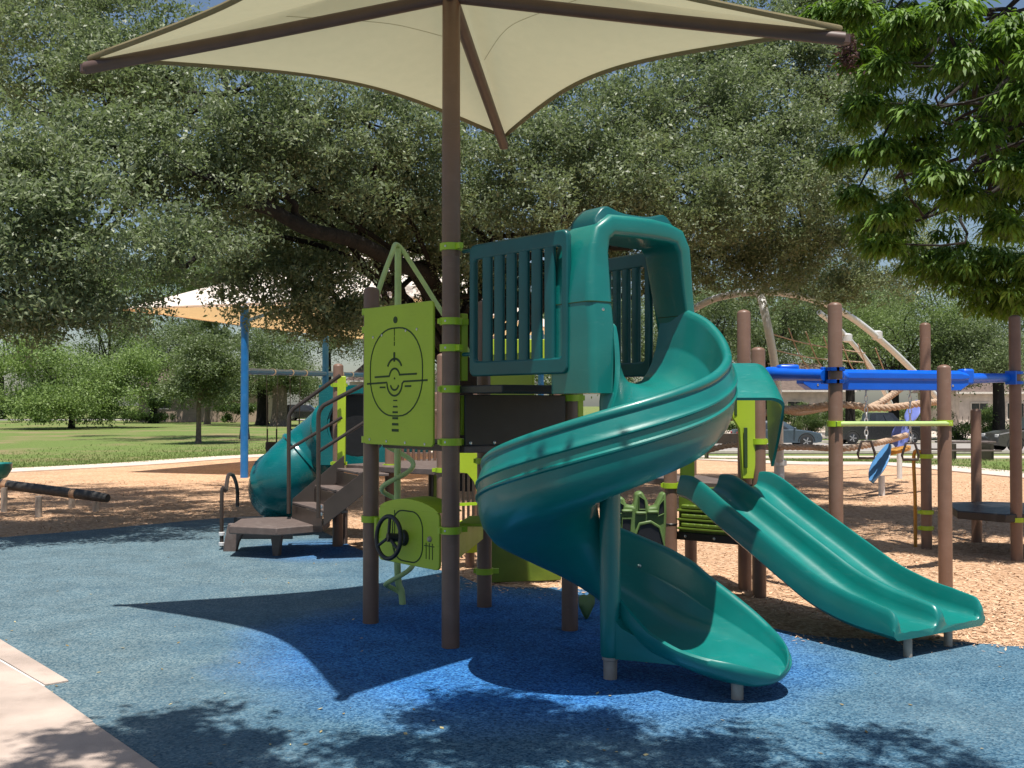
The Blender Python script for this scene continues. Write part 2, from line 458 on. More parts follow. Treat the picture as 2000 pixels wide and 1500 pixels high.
def node_ground(name):
    m = bpy.data.materials.new(name); m.use_nodes = True
    nt = m.node_tree; N, L = nt.nodes, nt.links
    geo = N.new('ShaderNodeNewGeometry')
    def noise(scale, detail=5, rough=.55):
        n = N.new('ShaderNodeTexNoise'); n.inputs['Scale'].default_value = scale; n.inputs['Detail'].default_value = detail; n.inputs['Roughness'].default_value = rough
        L.new(geo.outputs['Position'], n.inputs['Vector']); return n.outputs['Fac']
    def ramp(src, stops):
        r = N.new('ShaderNodeValToRGB'); e = r.color_ramp.elements
        while len(e) < len(stops): e.new(.5)
        for q, (p, c) in zip(e, stops): q.position = p; q.color = tuple(c) + (1,) if len(c) == 3 else c
        L.new(src, r.inputs['Fac']); return r.outputs['Color']
    def mix(a, b, f, mode='MIX'):
        x = N.new('ShaderNodeMixRGB'); x.blend_type = mode
        for s, k in ((a, 'Color1'), (b, 'Color2'), (f, 'Fac')):
            if isinstance(s, (int, float)): x.inputs[k].default_value = s
            elif isinstance(s, tuple): x.inputs[k].default_value = s + (1,)
            else: L.new(s, x.inputs[k])
        return x.outputs['Color']
    def bump(h, strength, dist):
        b = N.new('ShaderNodeBump'); b.inputs['Strength'].default_value = strength; b.inputs['Distance'].default_value = dist
        L.new(h, b.inputs['Height']); L.new(b.outputs['Normal'], N['Principled BSDF'].inputs['Normal'])
    return m, N, L, geo, noise, ramp, mix, bump

# poured rubber: coloured granules, bleached by the sun except where the canopy has kept it shaded for years
m, N, L, geo, noise, ramp, mix, bump = node_ground('blue_rubber')
P = N['Principled BSDF']; P.inputs['Roughness'].default_value = .88; P.inputs['Specular IOR Level'].default_value = .25
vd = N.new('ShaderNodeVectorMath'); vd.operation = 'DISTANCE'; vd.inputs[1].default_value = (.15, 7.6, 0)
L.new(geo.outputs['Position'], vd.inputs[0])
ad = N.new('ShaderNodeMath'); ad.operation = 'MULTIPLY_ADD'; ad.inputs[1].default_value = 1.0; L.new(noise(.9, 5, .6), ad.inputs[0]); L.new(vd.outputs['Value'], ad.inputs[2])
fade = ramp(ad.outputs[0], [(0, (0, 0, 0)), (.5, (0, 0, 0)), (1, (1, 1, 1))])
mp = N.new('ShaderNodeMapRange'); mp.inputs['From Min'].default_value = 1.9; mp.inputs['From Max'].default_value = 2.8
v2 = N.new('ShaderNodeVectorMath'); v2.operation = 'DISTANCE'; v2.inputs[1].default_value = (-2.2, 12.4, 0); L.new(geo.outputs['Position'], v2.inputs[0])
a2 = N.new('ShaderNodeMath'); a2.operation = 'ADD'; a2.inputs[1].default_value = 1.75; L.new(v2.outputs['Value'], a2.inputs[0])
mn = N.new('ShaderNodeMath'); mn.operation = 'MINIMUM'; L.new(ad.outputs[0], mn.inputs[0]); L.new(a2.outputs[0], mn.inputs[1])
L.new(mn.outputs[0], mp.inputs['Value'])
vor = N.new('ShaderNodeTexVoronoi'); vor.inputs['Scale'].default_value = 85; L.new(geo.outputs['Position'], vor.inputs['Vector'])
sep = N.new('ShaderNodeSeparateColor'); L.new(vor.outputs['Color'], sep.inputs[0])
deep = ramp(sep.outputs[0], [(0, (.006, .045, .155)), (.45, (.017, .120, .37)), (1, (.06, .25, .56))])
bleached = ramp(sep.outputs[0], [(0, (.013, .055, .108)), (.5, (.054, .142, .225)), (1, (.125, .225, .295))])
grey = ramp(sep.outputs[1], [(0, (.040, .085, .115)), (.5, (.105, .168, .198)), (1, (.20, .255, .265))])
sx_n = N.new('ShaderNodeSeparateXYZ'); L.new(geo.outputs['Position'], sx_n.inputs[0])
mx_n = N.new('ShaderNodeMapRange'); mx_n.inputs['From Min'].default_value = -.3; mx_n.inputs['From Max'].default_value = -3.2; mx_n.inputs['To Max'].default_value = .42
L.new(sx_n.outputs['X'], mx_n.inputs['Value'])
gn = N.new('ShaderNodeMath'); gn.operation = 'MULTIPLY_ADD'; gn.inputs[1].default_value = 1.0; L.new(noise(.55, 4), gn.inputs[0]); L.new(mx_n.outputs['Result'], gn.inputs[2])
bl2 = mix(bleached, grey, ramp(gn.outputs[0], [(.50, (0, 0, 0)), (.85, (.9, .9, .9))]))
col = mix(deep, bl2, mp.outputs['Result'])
col = mix(col, (.35, .33, .27), ramp(noise(60, 2), [(.74, (0, 0, 0)), (.80, (.5, .5, .5))]))
col = mix(col, (.5, .5, .5), 0.0)
dirt = ramp(noise(2.2, 7, .65), [(.35, (.80, .80, .80)), (.65, (1.08, 1.08, 1.08))])
col = mix(col, dirt, 1.0, 'MULTIPLY')
L.new(col, P.inputs['Base Color'])
bump(vor.outputs['Distance'], .7, .008)
M['rubber'] = m

m, N, L, geo, noise, ramp, mix, bump = node_ground('wood_mulch')
P = N['Principled BSDF']; P.inputs['Roughness'].default_value = .95; P.inputs['Specular IOR Level'].default_value = .15
vor = N.new('ShaderNodeTexVoronoi'); vor.inputs['Scale'].default_value = 26; L.new(geo.outputs['Position'], vor.inputs['Vector'])
sep = N.new('ShaderNodeSeparateColor'); L.new(vor.outputs['Color'], sep.inputs[0])
col = ramp(sep.outputs[0], [(0, (.42, .255, .155)), (.5, (.56, .36, .225)), (1, (.66, .455, .305))])
col = mix(col, ramp(noise(.8, 6, .6), [(.3, (.82, .80, .78)), (.7, (1.06, 1.05, 1.03))]), 1.0, 'MULTIPLY')
L.new(col, P.inputs['Base Color'])
bump(noise(38, 4), .9, .03)
M['mulch'] = m
M['chip'] = leaf_mat('wood_chip', (.36, .21, .12), (.72, .51, .35), (.2, .1, .05), .9, .02, .1)

m, N, L, geo, noise, ramp, mix, bump = node_ground('lawn_grass')
P = N['Principled BSDF']; P.inputs['Roughness'].default_value = .95; P.inputs['Specular IOR Level'].default_value = .1
col = ramp(noise(9, 6, .7), [(.3, (.085, .135, .035)), (.55, (.15, .205, .06)), (.75, (.235, .28, .11))])
col = mix(col, (.27, .20, .12), ramp(noise(.22, 7, .66), [(.48, (0, 0, 0)), (.64, (.8, .8, .8))]))
L.new(col, P.inputs['Base Color'])
bump(noise(30, 4), .8, .05)
M['lawn'] = m

M['concrete'] = mat('pale_concrete', (.56, .47, .40), .9, var=.10, vscale=2.5, bump=.15, bscale=90)
M['slab_pink'] = mat('pinkish_slab', (.43, .345, .295), .88, var=.22, vscale=2.2, bump=.35, bscale=140, wear=(.27, .215, .18), wscale=3)
M['slab_grey'] = mat('grey_slab', (.33, .32, .31), .88, var=.12, vscale=3, bump=.18, bscale=120)
M['joint'] = mat('pale_joint', (.62, .60, .57), .9, var=.1)
M['asphalt'] = mat('pale_asphalt', (.29, .265, .245), .92, var=.14, vscale=1.5, bump=.2, bscale=60)
M['kerb'] = mat('kerb_concrete', (.50, .45, .40), .9, var=.12)

def sheet(name, xs, ys, z_off, m, inside=None):
    mb = MB(); X, Y = np.meshgrid(xs, ys); Z = hz(X, Y) + z_off
    V = np.stack([X, Y, Z], -1).reshape(-1, 3); w = len(xs); F = []
    for j in range(len(ys) - 1):
        for i in range(w - 1):
            if inside is None or inside((xs[i] + xs[i + 1]) / 2, (ys[j] + ys[j + 1]) / 2):
                F.append((j * w + i, j * w + i + 1, (j + 1) * w + i + 1, (j + 1) * w + i))
    mb.v = [tuple(p) for p in V]; mb.f = F
    return tag(obj(name, mb, m, smooth=60), kind='structure')

xs = np.concatenate([np.linspace(-700, -60, 12), np.linspace(-50, 60, 56), np.linspace(70, 700, 12)])
ys = np.concatenate([np.linspace(-60, 0, 7), np.linspace(4, 60, 29), np.linspace(64, 140, 20), np.linspace(160, 1200, 14)])
sheet('lawn', xs, ys, -.012, M['lawn'])

# mulch bed: everything on the near side of the curving path
path_px = [(-420, 942), (0, 921), (250, 908), (470, 893), (700, 886), (1000, 884), (1300, 890), (1540, 905), (1750, 908), (2050, 934), (2500, 975)]
path_c = [gnd(*p) for p in path_px]
path_c = cat_rom([Vector((p.x, p.y, 0)) for p in path_c], 10)
def strip(name, pts, w, z, m, thick=0.0):
    mb = MB(); n = len(pts); rings = []
    for i in range(n):
        t = (pts[min(i + 1, n - 1)] - pts[max(i - 1, 0)]).normalized(); s = Vector((-t.y, t.x, 0))
        a, b = pts[i] + s * w / 2, pts[i] - s * w / 2
        za, zb = float(hz(a.x, a.y)) + z, float(hz(b.x, b.y)) + z
        rings.append([Vector((a.x, a.y, za)), Vector((b.x, b.y, zb)), Vector((b.x, b.y, zb - .1)), Vector((a.x, a.y, za - .1))])
    mb.loft(rings)
    return tag(obj(name, mb, m, smooth=30), kind='structure')
mb = MB()
near = [Vector((p.x, -8, 0)) for p in path_c]
V, F = [], []
rows = 30
for i, p in enumerate(path_c):
    for k in range(rows + 1):
        y = -8 + (p.y + 8) * k / rows
        V.append((p.x, y, float(hz(p.x, y))))
for i in range(len(path_c) - 1):
    for k in range(rows):
        a = i * (rows + 1) + k
        F.append((a, a + rows + 1, a + rows + 2, a + 1))
tag(obj('mulch_bed', MB().add(V, F), M['mulch'], smooth=60), kind='structure')
strip('path', path_c, 1.5, .03, M['concrete'])

# blue rubber surface with its curved far edge
edge_px = [(-500, 1098), (-200, 1068), (0, 1052), (200, 1035), (430, 1014), (540, 1012), (610, 1030), (660, 1056), (720, 1082), (800, 1103), (880, 1122), (940, 1143), (1010, 1150), (1120, 1152), (1250, 1172), (1400, 1205), (1540, 1238), (1640, 1250), (1760, 1253), (1880, 1258), (2000, 1267), (2300, 1285), (2700, 1300)]
edge = cat_rom([gnd(*p) for p in edge_px], 6)
rngE = random.Random(3)
edge = [Vector((p.x, p.y + rngE.uniform(-.025, .025), 0)) for p in edge]
V, F = [], []
for p in edge:
    V += [(p.x, p.y, .002), (p.x, p.y, .016), (p.x, -8, .016)]
for i in range(len(edge) - 1):
    a = i * 3; F += [(a, a + 3, a + 4, a + 1), (a + 1, a + 4, a + 5, a + 2)]
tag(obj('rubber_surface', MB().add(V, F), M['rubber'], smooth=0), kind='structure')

# paved corner at the lower left: slabs with a pale joint
pave = thing('paving', 'pinkish concrete paving cutting into the blue rubber in the bottom left corner', 'paving', (-3, 5, 0))
pave['kind'] = 'structure'
def slab(name, pts, z, m, par=pave):
    P3 = [gnd(*p) for p in pts]
    mb = MB().add([(p.x, p.y, z) for p in P3] + [(p.x, p.y, .004) for p in P3], [tuple(range(len(pts)))] + [(i, (i + 1) % len(pts), len(pts) + (i + 1) % len(pts), len(pts) + i) for i in range(len(pts))])
    return obj(name, mb, m, par, smooth=0, bevel=.004)
slab('slab', [(-260, 1198), (0, 1255), (134, 1337), (88, 1345), (2, 1294), (-260, 1232)], .028, M['slab_pink'])
slab('slab', [(-260, 1238), (0, 1298), (86, 1348), (182, 1417), (-60, 1466), (-260, 1500)], .026, M['slab_pink'])
slab('slab', [(-260, 1506), (-60, 1470), (-20, 1452), (182, 1420), (330, 1524), (560, 1700), (-100, 1800)], .027, M['slab_pink'])
slab('slab', [(-400, 1400), (-265, 1420), (-262, 1500), (-66, 1468), (-100, 1900), (-400, 1900)], .025, M['slab_grey'])
slab('joint_strip', [(-262, 1233), (2, 1295), (88, 1346), (86, 1348), (0, 1297.5), (-262, 1237)], .024, M['joint'])

# street beyond the path at the right
sx = [Vector((x, 57.5 - .0 * x, 0)) for x in np.linspace(3, 90, 30)]
def strip2(name, pts, w, z, m):
    return strip(name, pts, w, z, m)
strip2('street', sx, 14.0, .02, M['asphalt'])
strip2('kerb', [p + Vector((0, -7.2, 0)) for p in sx], .3, .14, M['kerb'])
strip2('far_kerb', [p + Vector((0, 7.2, 0)) for p in sx], .3, .14, M['kerb'])
strip2('pavement', [p + Vector((0, -11.2, 0)) for p in sx], 1.6, .05, M['concrete'])
strip2('far_drive', [Vector((x, 84 - .02 * x, 0)) for x in np.linspace(3, 90, 30)], 22, .02, M['concrete'])
strip2('far_street', [Vector((x, 118, 0)) for x in np.linspace(-60, 2, 20)], 8.0, .03, M['asphalt'])

# grass tufts along the lawn edge, wood chips, fallen leaves: nobody could count them
rng = np.random.default_rng(5)
def scatter_quads(n, xy, size, aspect, rng, tilt=.5, lift=.02, stand=False):
    ang = rng.uniform(0, 2 * PI, n); L = size * rng.uniform(.6, 1.6, n); W = L * aspect * rng.uniform(.7, 1.3, n)
    ax = np.stack([np.cos(ang), np.sin(ang), rng.normal(0, tilt, n)], 1)
    if stand: ax = np.stack([rng.normal(0, .35, n), rng.normal(0, .35, n), np.ones(n)], 1)
    sd = np.stack([-np.sin(ang), np.cos(ang), rng.normal(0, tilt * .7, n)], 1)
    z = hz(xy[:, 0], xy[:, 1]) + lift
    p = np.column_stack([xy, z])
    if stand: p[:, 2] += L * .4
    return np.stack([p - ax * L[:, None] / 2, p + sd * W[:, None] / 2, p + ax * L[:, None] / 2, p - sd * W[:, None] / 2], 1)
ex = np.array([p.x for p in edge]); ey = np.array([p.y for p in edge])
n = 110000
y = 7.0 + 17 * rng.uniform(0, 1, n) ** 1.5; x = rng.uniform(-.62, .62, n) * y
ok = y > np.interp(x, ex, ey) - .12 * rng.uniform(0, 1, n) ** 3
xy = np.column_stack([x, y])[ok]
V = scatter_quads(len(xy), xy, .042, .30, rng, .25, .008)
V[:, :, 2] = np.maximum(V[:, :, 2], .003)
tag(quads_obj('wood_chips', V, M['chip'], None, rng.uniform(0, 1, len(xy))), 'orange brown wood chip mulch covering the play area ground', 'mulch', kind='stuff')
n = 60000
x = rng.uniform(-.54, .54, n) * 34
pyy = np.interp(x, [p.x for p in path_c], [p.y for p in path_c])
y = pyy + .8 + rng.exponential(5.0, n)
ok = (y > pyy + .85) & ~((x > 2.5) & (y > 49))
xy = np.column_stack([x, y])[ok]
M['blade'] = leaf_mat('grass_blade', (.13, .19, .05), (.30, .35, .14), (.2, .28, .07), .8, .3, .2)
tag(quads_obj('grass', scatter_quads(len(xy), xy, .055, .35, rng, .3, -.01, True), M['blade'], None, rng.uniform(0, 1, len(xy))), 'short sunlit green lawn grass beyond the concrete path', 'grass', kind='stuff')
n = 170
y = 4.9 + 7 * rng.uniform(0, 1, n) ** 1.2; x = rng.uniform(-.5, .5, n) * y
ok = y < np.interp(x, ex, ey) - .1
xy = np.column_stack([x, y])[ok]
M['dry_leaf'] = leaf_mat('dry_leaf', (.22, .15, .05), (.55, .48, .26), (.3, .2, .05), .8, .1, .2)
tag(quads_obj('fallen_leaves', scatter_quads(len(xy), xy, .022, .55, rng, .2, .022), M['dry_leaf'], None, rng.uniform(0, 1, len(xy))), 'small dry yellow leaves scattered over the blue rubber ground', 'leaves', kind='stuff')
# chips kicked onto the rubber near its far edge
n = 520
k = rng.integers(60, len(edge) - 2, n); off = rng.exponential(.10, n)
xy = np.column_stack([ex[k] + rng.normal(0, .1, n), ey[k] - off])
tag(quads_obj('stray_chips', scatter_quads(n, xy, .04, .3, rng, .2, .022), M['chip'], None, rng.uniform(0.3, 1, n)), 'loose wood chips kicked onto the far edge of the blue rubber', 'mulch', kind='stuff')
# ================================================================ PLAY TOWER, CANOPY, SPIRAL SLIDE
P1, P2, P3, P4 = [gnd(*p) for p in ((880, 1268), (724, 1220), (946, 1188), (1113, 1234))]
CEN = (P1 + P2 + P3 + P4) / 4
def flat(v): return Vector((v.x, v.y, 0))
E14 = flat(P4 - P1).normalized(); E12 = flat(P2 - P1).normalized()

# ---- shade canopy on the tall post
ZE, ZH = 4.255, 4.665
KL, KR, KF = at(175, 125, 7.74), at(1640, 68, 7.10), at(983, 276, 9.99)
KN = Vector((2 * P1.x - KF.x, 2 * P1.y - KF.y, 4.26))
hub = Vector((P1.x, P1.y, ZH))
um = thing('shade_umbrella', 'large beige square shade canopy on a tall brown post rising over the spiral slide', 'shade canopy', P1)
obj('pole', post_mb(P1.x, P1.y, -.02, ZH + .28, .064), M['post'], um)
obj('pole_sleeve', MB().lathe((P1.x, P1.y, 2.78), [(.064, 0), (.0665, .01), (.0665, .85), (.064, .86)], 28), M['post'], um)
for k in (KL, KR, KF, KN):
    d = flat(k - hub).normalized()
    a = hub + d * .03
    end = k + d * .03
    mid = a.lerp(end, .5) - Vector((0, 0, .02))
    mb = MB().tube(cat_rom([a - Vector((0, 0, .02)), mid - Vector((0, 0, .01)), end - Vector((0, 0, .03))], 10), .046, 16)
    ar = obj('arm', mb, M['dark_brown'], um)
    obj('end_cap', MB().lathe(end - Vector((0, 0, .075)), [(.015, .008), (.040, .012), (.040, .068), (.015, .072)], 14), M['dark_brown'], ar)
top = Vector((P1.x, P1.y, ZH + .30))
def edge_pt(A, B, t):
    p = A.lerp(B, t); m = 4 * t * (1 - t)
    c = Vector((P1.x, P1.y, ZH))
    q = p.lerp(c, .235 * m)
    return q + Vector((0, 0, .045 - .02 * m))
corners = [KL, KF, KR, KN]
mb = MB(); seams = MB(); hem_pts = []
NT, NS = 26, 16
ring_all = []
for c_i in range(4):
    A, B = corners[c_i], corners[(c_i + 1) % 4]
    for t_i in range(NT):
        t = t_i / NT; e = edge_pt(A, B, t); hem_pts.append(e)
        col = []
        for s_i in range(NS + 1):
            s = s_i / NS
            p = top.lerp(e, s)
            p.z = e.z + (top.z - e.z) * ((1 - s) ** 1.55 * .55 + (1 - s) * .45) - .07 * math.sin(PI * s) * (4 * t * (1 - t)) ** 1
            p.z += .004 * math.sin(9 * s + 5 * t + c_i * 2)
            col.append(p)
        ring_all.append(col)
n = len(ring_all)
V = [p for col in ring_all for p in col]; F = []
for i in range(n):
    j = (i + 1) % n
    for k in range(NS):
        a, b = i * (NS + 1) + k, j * (NS + 1) + k
        F.append((a, a + 1, b + 1, b) if k else (a, a + 1, b + 1))
can = obj('canopy', MB().add(V, F), M['canopy'], um, smooth=80)
obj('hem', MB().tube(hem_pts, .022, 8, closed=True), M['hem'], can)
for c_i in range(4):
    for u in (.42,):                     # stitched seams run along each panel
        A, B = corners[c_i], corners[(c_i + 1) % 4]
        pts = []
        for q in range(NT * c_i + 1, NT * (c_i + 1)):
            col = ring_all[q]; tt = (q - NT * c_i) / NT
            s = u + (.08 if tt < .5 else -.02) * (1 - 4 * tt * (1 - tt))
            x = s * NS; i0 = int(x); p = col[i0].lerp(col[min(i0 + 1, NS)], x - i0)
            pts.append(p - Vector((0, 0, .004)))
        obj('seam', MB().tube(pts, .0018, 5), M['seam'], can)

# ---- tower
ZD, ZU = 1.42, 1.865
tw = thing('play_tower', 'brown post play tower with lime green panels and black riser before the oak', 'play structure', CEN)
for p, zt in ((P2, 2.66), (P3, 2.62), (P4, 2.55)):
    obj('post', post_mb(p.x, p.y, -.02, zt), M['post'], tw)
def bolts(par, pts, nrm, r=.011):
    for p in pts:
        mb = MB().tube([Vector(p), Vector(p) + Vector(nrm) * .004, Vector(p) + Vector(nrm) * .007], [r, r, r * .45], 10)
        obj('bolt', mb, M['bolt'], par)
# main deck
mb = MB(); ins = .09
poly = [P1 + (CEN - P1).normalized() * ins, P4 + (CEN - P4).normalized() * ins, P3 + (CEN - P3).normalized() * ins, P2 + (CEN - P2).normalized() * ins]
mb.prism([(p.x, p.y) for p in poly], (0, 0, ZD), (1, 0, 0), (0, 1, 0), (0, 0, 1), .06)
obj('deck', mb, M['deck'], tw, bevel=.008)
# black riser between P1 and P4, just outside the posts' centre line
N14 = Vector((E14.y, -E14.x, 0))                       # outward, towards the slide
L14 = (P4 - P1).length
def seg(a, b, z0, z1, t, off, m, name, par, i0=.08, i1=.08, bev=.006, nrm=None):
    d = flat(b - a).normalized(); L = flat(b - a).length; nn = nrm or Vector((d.y, -d.x, 0))
    c = flat(a) + d * ((L + i0 - i1) / 2) + nn * off
    return obj(name, MB().box((c.x, c.y, (z0 + z1) / 2), (L - i0 - i1, t, z1 - z0), d, nn), m, par, bevel=bev), c, d, nn
rp, c_, d_, nn_ = seg(P1, P4, 1.435, 1.80, .018, .045, M['black'], 'riser_panel', tw, .085, .075)
bolts(rp, [flat(P1) + E14 * s + N14 * .054 + Vector((0, 0, 1.455)) for s in (.13, .33, .53, .73)], N14, .012)
seg(P1, P4, 1.385, 1.433, .05, .02, M['deck'], 'deck_beam', tw, .085, .085)
# upper platform reaching out to the slide
q1, q4 = flat(P1) + N14 * .055 + E14 * .03, flat(P4) + N14 * .055 - E14 * .02
out = .88
mb = MB().prism([(q1.x, q1.y), ((q1 + N14 * out * .62 + E14 * .02).x, (q1 + N14 * out * .62 + E14 * .02).y), ((q4 + N14 * out * .62).x, (q4 + N14 * out * .62).y), (q4.x, q4.y)], (0, 0, 1.835), (1, 0, 0), (0, 1, 0), (0, 0, 1), .055)
obj('upper_deck', mb, M['black'], tw, bevel=.008)
# slotted teal barriers on both sides of the slide entry: rails + one piece per slat
def barrier(a, b, zb, zt, name='barrier', ns=7, th=.045):
    d = (b - a).normalized(); L = (b - a).length; nn = Vector((-d.y, d.x, 0)); m = (a + b) / 2
    rail_h = .105
    mb = MB()
    ring_o = rounded(L, zt - zb, .045, 5); ring_i = rounded(L - .10, zt - zb - 2 * rail_h, .03, 5)
    mb.frame(ring_o, ring_i, m + Vector((0, 0, (zb + zt) / 2)), d, Vector((0, 0, 1)), nn, th)
    root = obj(name, mb, M['teal_dark'], tw, bevel=.012)
    W = L - .10; slot = W / (ns * 1.0) * .26
    pitch = W / ns
    for k in range(ns - 1):
        x = -W / 2 + pitch * (k + 1)
        c = m + d * x
        w = pitch - slot
        prof = rounded(w, th * .86, min(w, th) * .40, 3)
        z0, z1 = zb + rail_h - .004, zt - rail_h + .004
        rings = [[c + d * px + nn * py + Vector((0, 0, z)) for px, py in prof] for z in (z0, z1)]
        obj('slat', MB().loft(rings), M['teal_dark'], root)
    return root
BA, BB = at(921, 600, 7.36), at(1112, 600, 6.64)
BA.z = BB.z = 0
barrier(flat(BA), flat(BB), 1.925, 2.845)
LATA = math.atan2(.575, .818)
LAT = Vector((math.cos(LATA), math.sin(LATA), 0)); DIR = Vector((LAT.y, -LAT.x, 0))
far0 = flat(P4) + E14 * .10
fb1 = Vector((.972, 7.315, 0)); fb0 = fb1 - DIR * .84
barrier(fb0, fb1, 1.925, 2.80)
# clamps
for px, py, ang in ((880, 483, -.9), (880, 628, .4), (880, 680, -.9), (880, 760, .5), (880, 863, .5), (880, 1035, .55)):
    z = at(px, py, P1.y).z
    cl = obj('clamp', clamp_mb(P1.x, P1.y, z, ang, .0665 if z < 3 else .066), M['lime_metal'], tw)
    bolts(cl, [Vector((P1.x, P1.y, z)) + Vector((-.45, -.89, 0)) * .078], (-.45, -.89, 0), .008)
aw = math.atan2(E12.y, E12.x) + PI
for py in (610, 645, 858, 1013):
    obj('clamp', clamp_mb(P2.x, P2.y, at(724, py, P2.y).z, aw), M['lime_metal'], tw)
for py in (1115, 900):
    obj('clamp', clamp_mb(P3.x, P3.y, at(946, py, P3.y).z, 0), M['lime_metal'], tw)
obj('clamp', clamp_mb(P4.x, P4.y, 1.78, .4), M['lime_metal'], tw)
for py in (490, 690):                                          # teal pins that carry the barrier
    z = at(905, py, P1.y).z - .01
    obj('pin', MB().cyl(Vector((P1.x, P1.y, z)) + Vector((.09, -.03, 0)), BA.xy.to_3d() + Vector((.03, -.02, z)), .014), M['teal_dark'], tw)
# lime edge channels beside P1 and P4
for y0, y1 in ((612, 744), (772, 850)):
    za, zb = at(903, y1, 7.5).z, at(903, y0, 7.5).z
    c = flat(P1) + E14 * .075 + Vector((.025, .03, 0))
    obj('edge_channel', MB().box((c.x, c.y, (za + zb) / 2), (.055, .03, zb - za), E14), M['lime'], tw, bevel=.006)
c = flat(P4) + E14 * .095
obj('edge_channel', MB().box((c.x, c.y, 1.72), (.055, .03, .68), E14), M['lime'], tw, bevel=.006)
# far side fill: enclosure between P2-P3 and P3-P4 (seen over the deck)
seg(P3, P4, 1.50, 2.15, .02, 0, M['lime'], 'back_panel', tw, .10, .45)

# ---- lime flight panel between P1 and P2
U = flat(P1 - P2).normalized(); NV = Vector((-E12.y, E12.x, 0))
if NV.y > 0: NV = -NV
TLp, TRp = at(713, 600, 8.16), at(848, 588, 7.50)
a0, b0 = flat(TLp), flat(TRp)
U = (b0 - a0).normalized(); NV = Vector((U.y, -U.x, 0))
PW = (b0 - a0).length; zt_, zb_ = 2.475, 1.425; PH = zt_ - zb_
po = (a0 + b0) / 2 + Vector((0, 0, (zt_ + zb_) / 2))
mb = MB().prism(rounded(PW, PH, .035, 4), po, U, Vector((0, 0, 1)), NV, .02)
fp = obj('flight_panel', mb, M['lime'], tw, bevel=.005)
Zu = Vector((0, 0, 1))
of = po + NV * .0098
def uv(x, y): return ((x - .5) * PW, (y - .5) * PH)
def cr(x, y): return uv((x - 122) / 452, (1385 - y) / 935)         # crop pixel of the printed panel -> panel plane
art = MB()
def rib(pts, w): ribbon(art, pts, w, of, U, Zu, NV, .003)
s_ = PW / 452
oval = rounded(342 * s_ * 1.0, 585 * PH / 935, 150 * s_, 9)
ox, oy = cr(340, 897)
oval = [(x + ox, y + oy) for x, y in oval]; rib(oval + [oval[0]], .0105)
dot = [(cr(338, 550)[0] + .026 * math.cos(t), cr(338, 550)[1] + .026 * math.sin(t)) for t in [2 * PI * i / 16 for i in range(17)]]
art.prism(dot[:-1], of + NV * .0015, U, Zu, NV, .003)
for ya, yb, w in ((600, 655, .007), (660, 690, .007), (695, 722, .009), (765, 828, .020)):
    rib([cr(331, ya), cr(331, yb)], w)
def arc(cx, cy, r, a0, a1, n=14): return [(cx + r * s_ * math.cos(math.radians(a0 + (a1 - a0) * i / n)), cy + r * s_ * math.sin(math.radians(a0 + (a1 - a0) * i / n))) for i in range(n + 1)]
cx_, cy_ = cr(333, 940)
rib(arc(cx_, cy_ + .05, 50, 155, 25), .016)
rib([cr(200, 928), cr(298, 924)] + arc(cx_, cy_ + .008, 34, 165, 15) + [cr(372, 916), cr(476, 914)], .014)
rib([cr(146, 972), cr(282, 966)] + arc(cx_, cy_ - .032, 50, 185, 355) + [cr(392, 962), cr(542, 957)], .014)
rib(arc(cx_, cy_ - .032, 28, 200, 340), .014)
art.prism([(cx_ + .008 * math.cos(2 * PI * i / 10), cy_ + .008 * math.sin(2 * PI * i / 10)) for i in range(10)], of + NV * .0015, U, Zu, NV, .003)
for xa, xb, y in ((235, 272, 998), (400, 440, 993)): rib([cr(xa, y), cr(xb, y)], .013)
for y, w in ((1087, 24), (1128, 28), (1165, 34), (1205, 36), (1245, 40), (1285, 44)):
    rib([cr(338 - w / 2, y), cr(338 + w / 2, y)], .010 + (y - 1087) / 200 * .010)
obj('engraving', art, M['engrave'], fp, smooth=0)
bolts(fp, [of + U * cr(x, y)[0] + Zu * cr(x, y)[1] for x, y in ((188, 655), (247, 645), (405, 628), (475, 625), (165, 1352), (280, 1360), (402, 1365), (525, 1368))], NV, .010)

# ---- lower lime console with a steering wheel
TLp, TRp = at(742, 985, 8.10), at(860, 1000, 7.53)
a0, b0 = flat(TLp), flat(TRp); U2 = (b0 - a0).normalized(); N2 = Vector((U2.y, -U2.x, 0)); W2 = (b0 - a0).length
zt2, zb2 = .955, .54; H2 = zt2 - zb2
po2 = (a0 + b0) / 2 + Vector((0, 0, (zt2 + zb2) / 2))
sp_ = obj('steering_panel', MB().prism(rounded(W2, H2, .04, 4), po2, U2, Zu, N2, .022), M['lime'], tw, bevel=.005)
# domed top of the console curving back
rings = []
for k in range(13):
    t = k / 12; x = (t - .5) * W2 * .98; h = .085 * math.sin(PI * t) ** .7
    b_ = po2 + U2 * x + Zu * (H2 / 2 - .004)
    rings.append([b_ + N2 * .010, b_ + N2 * .008 + Zu * h * .9, b_ - N2 * .20 + Zu * h, b_ - N2 * .21])
obj('console_top', MB().loft(rings), M['lime'], tw, smooth=50)
art = MB(); of2 = po2 + N2 * .011
ov = [(x - .005, y + .005) for x, y in rounded(W2 * .50, H2 * .90, .13, 8)]
ribbon(art, ov + [ov[0]], .010, of2, U2, Zu, N2, .003)
ribbon(art, [(-W2 * .22, H2 * .45), (-W2 * .22, -H2 * .3)], .007, of2, U2, Zu, N2, .003)
for x in (.30, .35, .40): ribbon(art, [(W2 * x, -H2 * .05), (W2 * x, -H2 * .33)], .006, of2, U2, Zu, N2, .003)
ribbon(art, [(W2 * .27, -H2 * .1), (W2 * .43, -H2 * .1)], .006, of2, U2, Zu, N2, .003)
obj('engraving', art, M['engrave'], sp_, smooth=0)
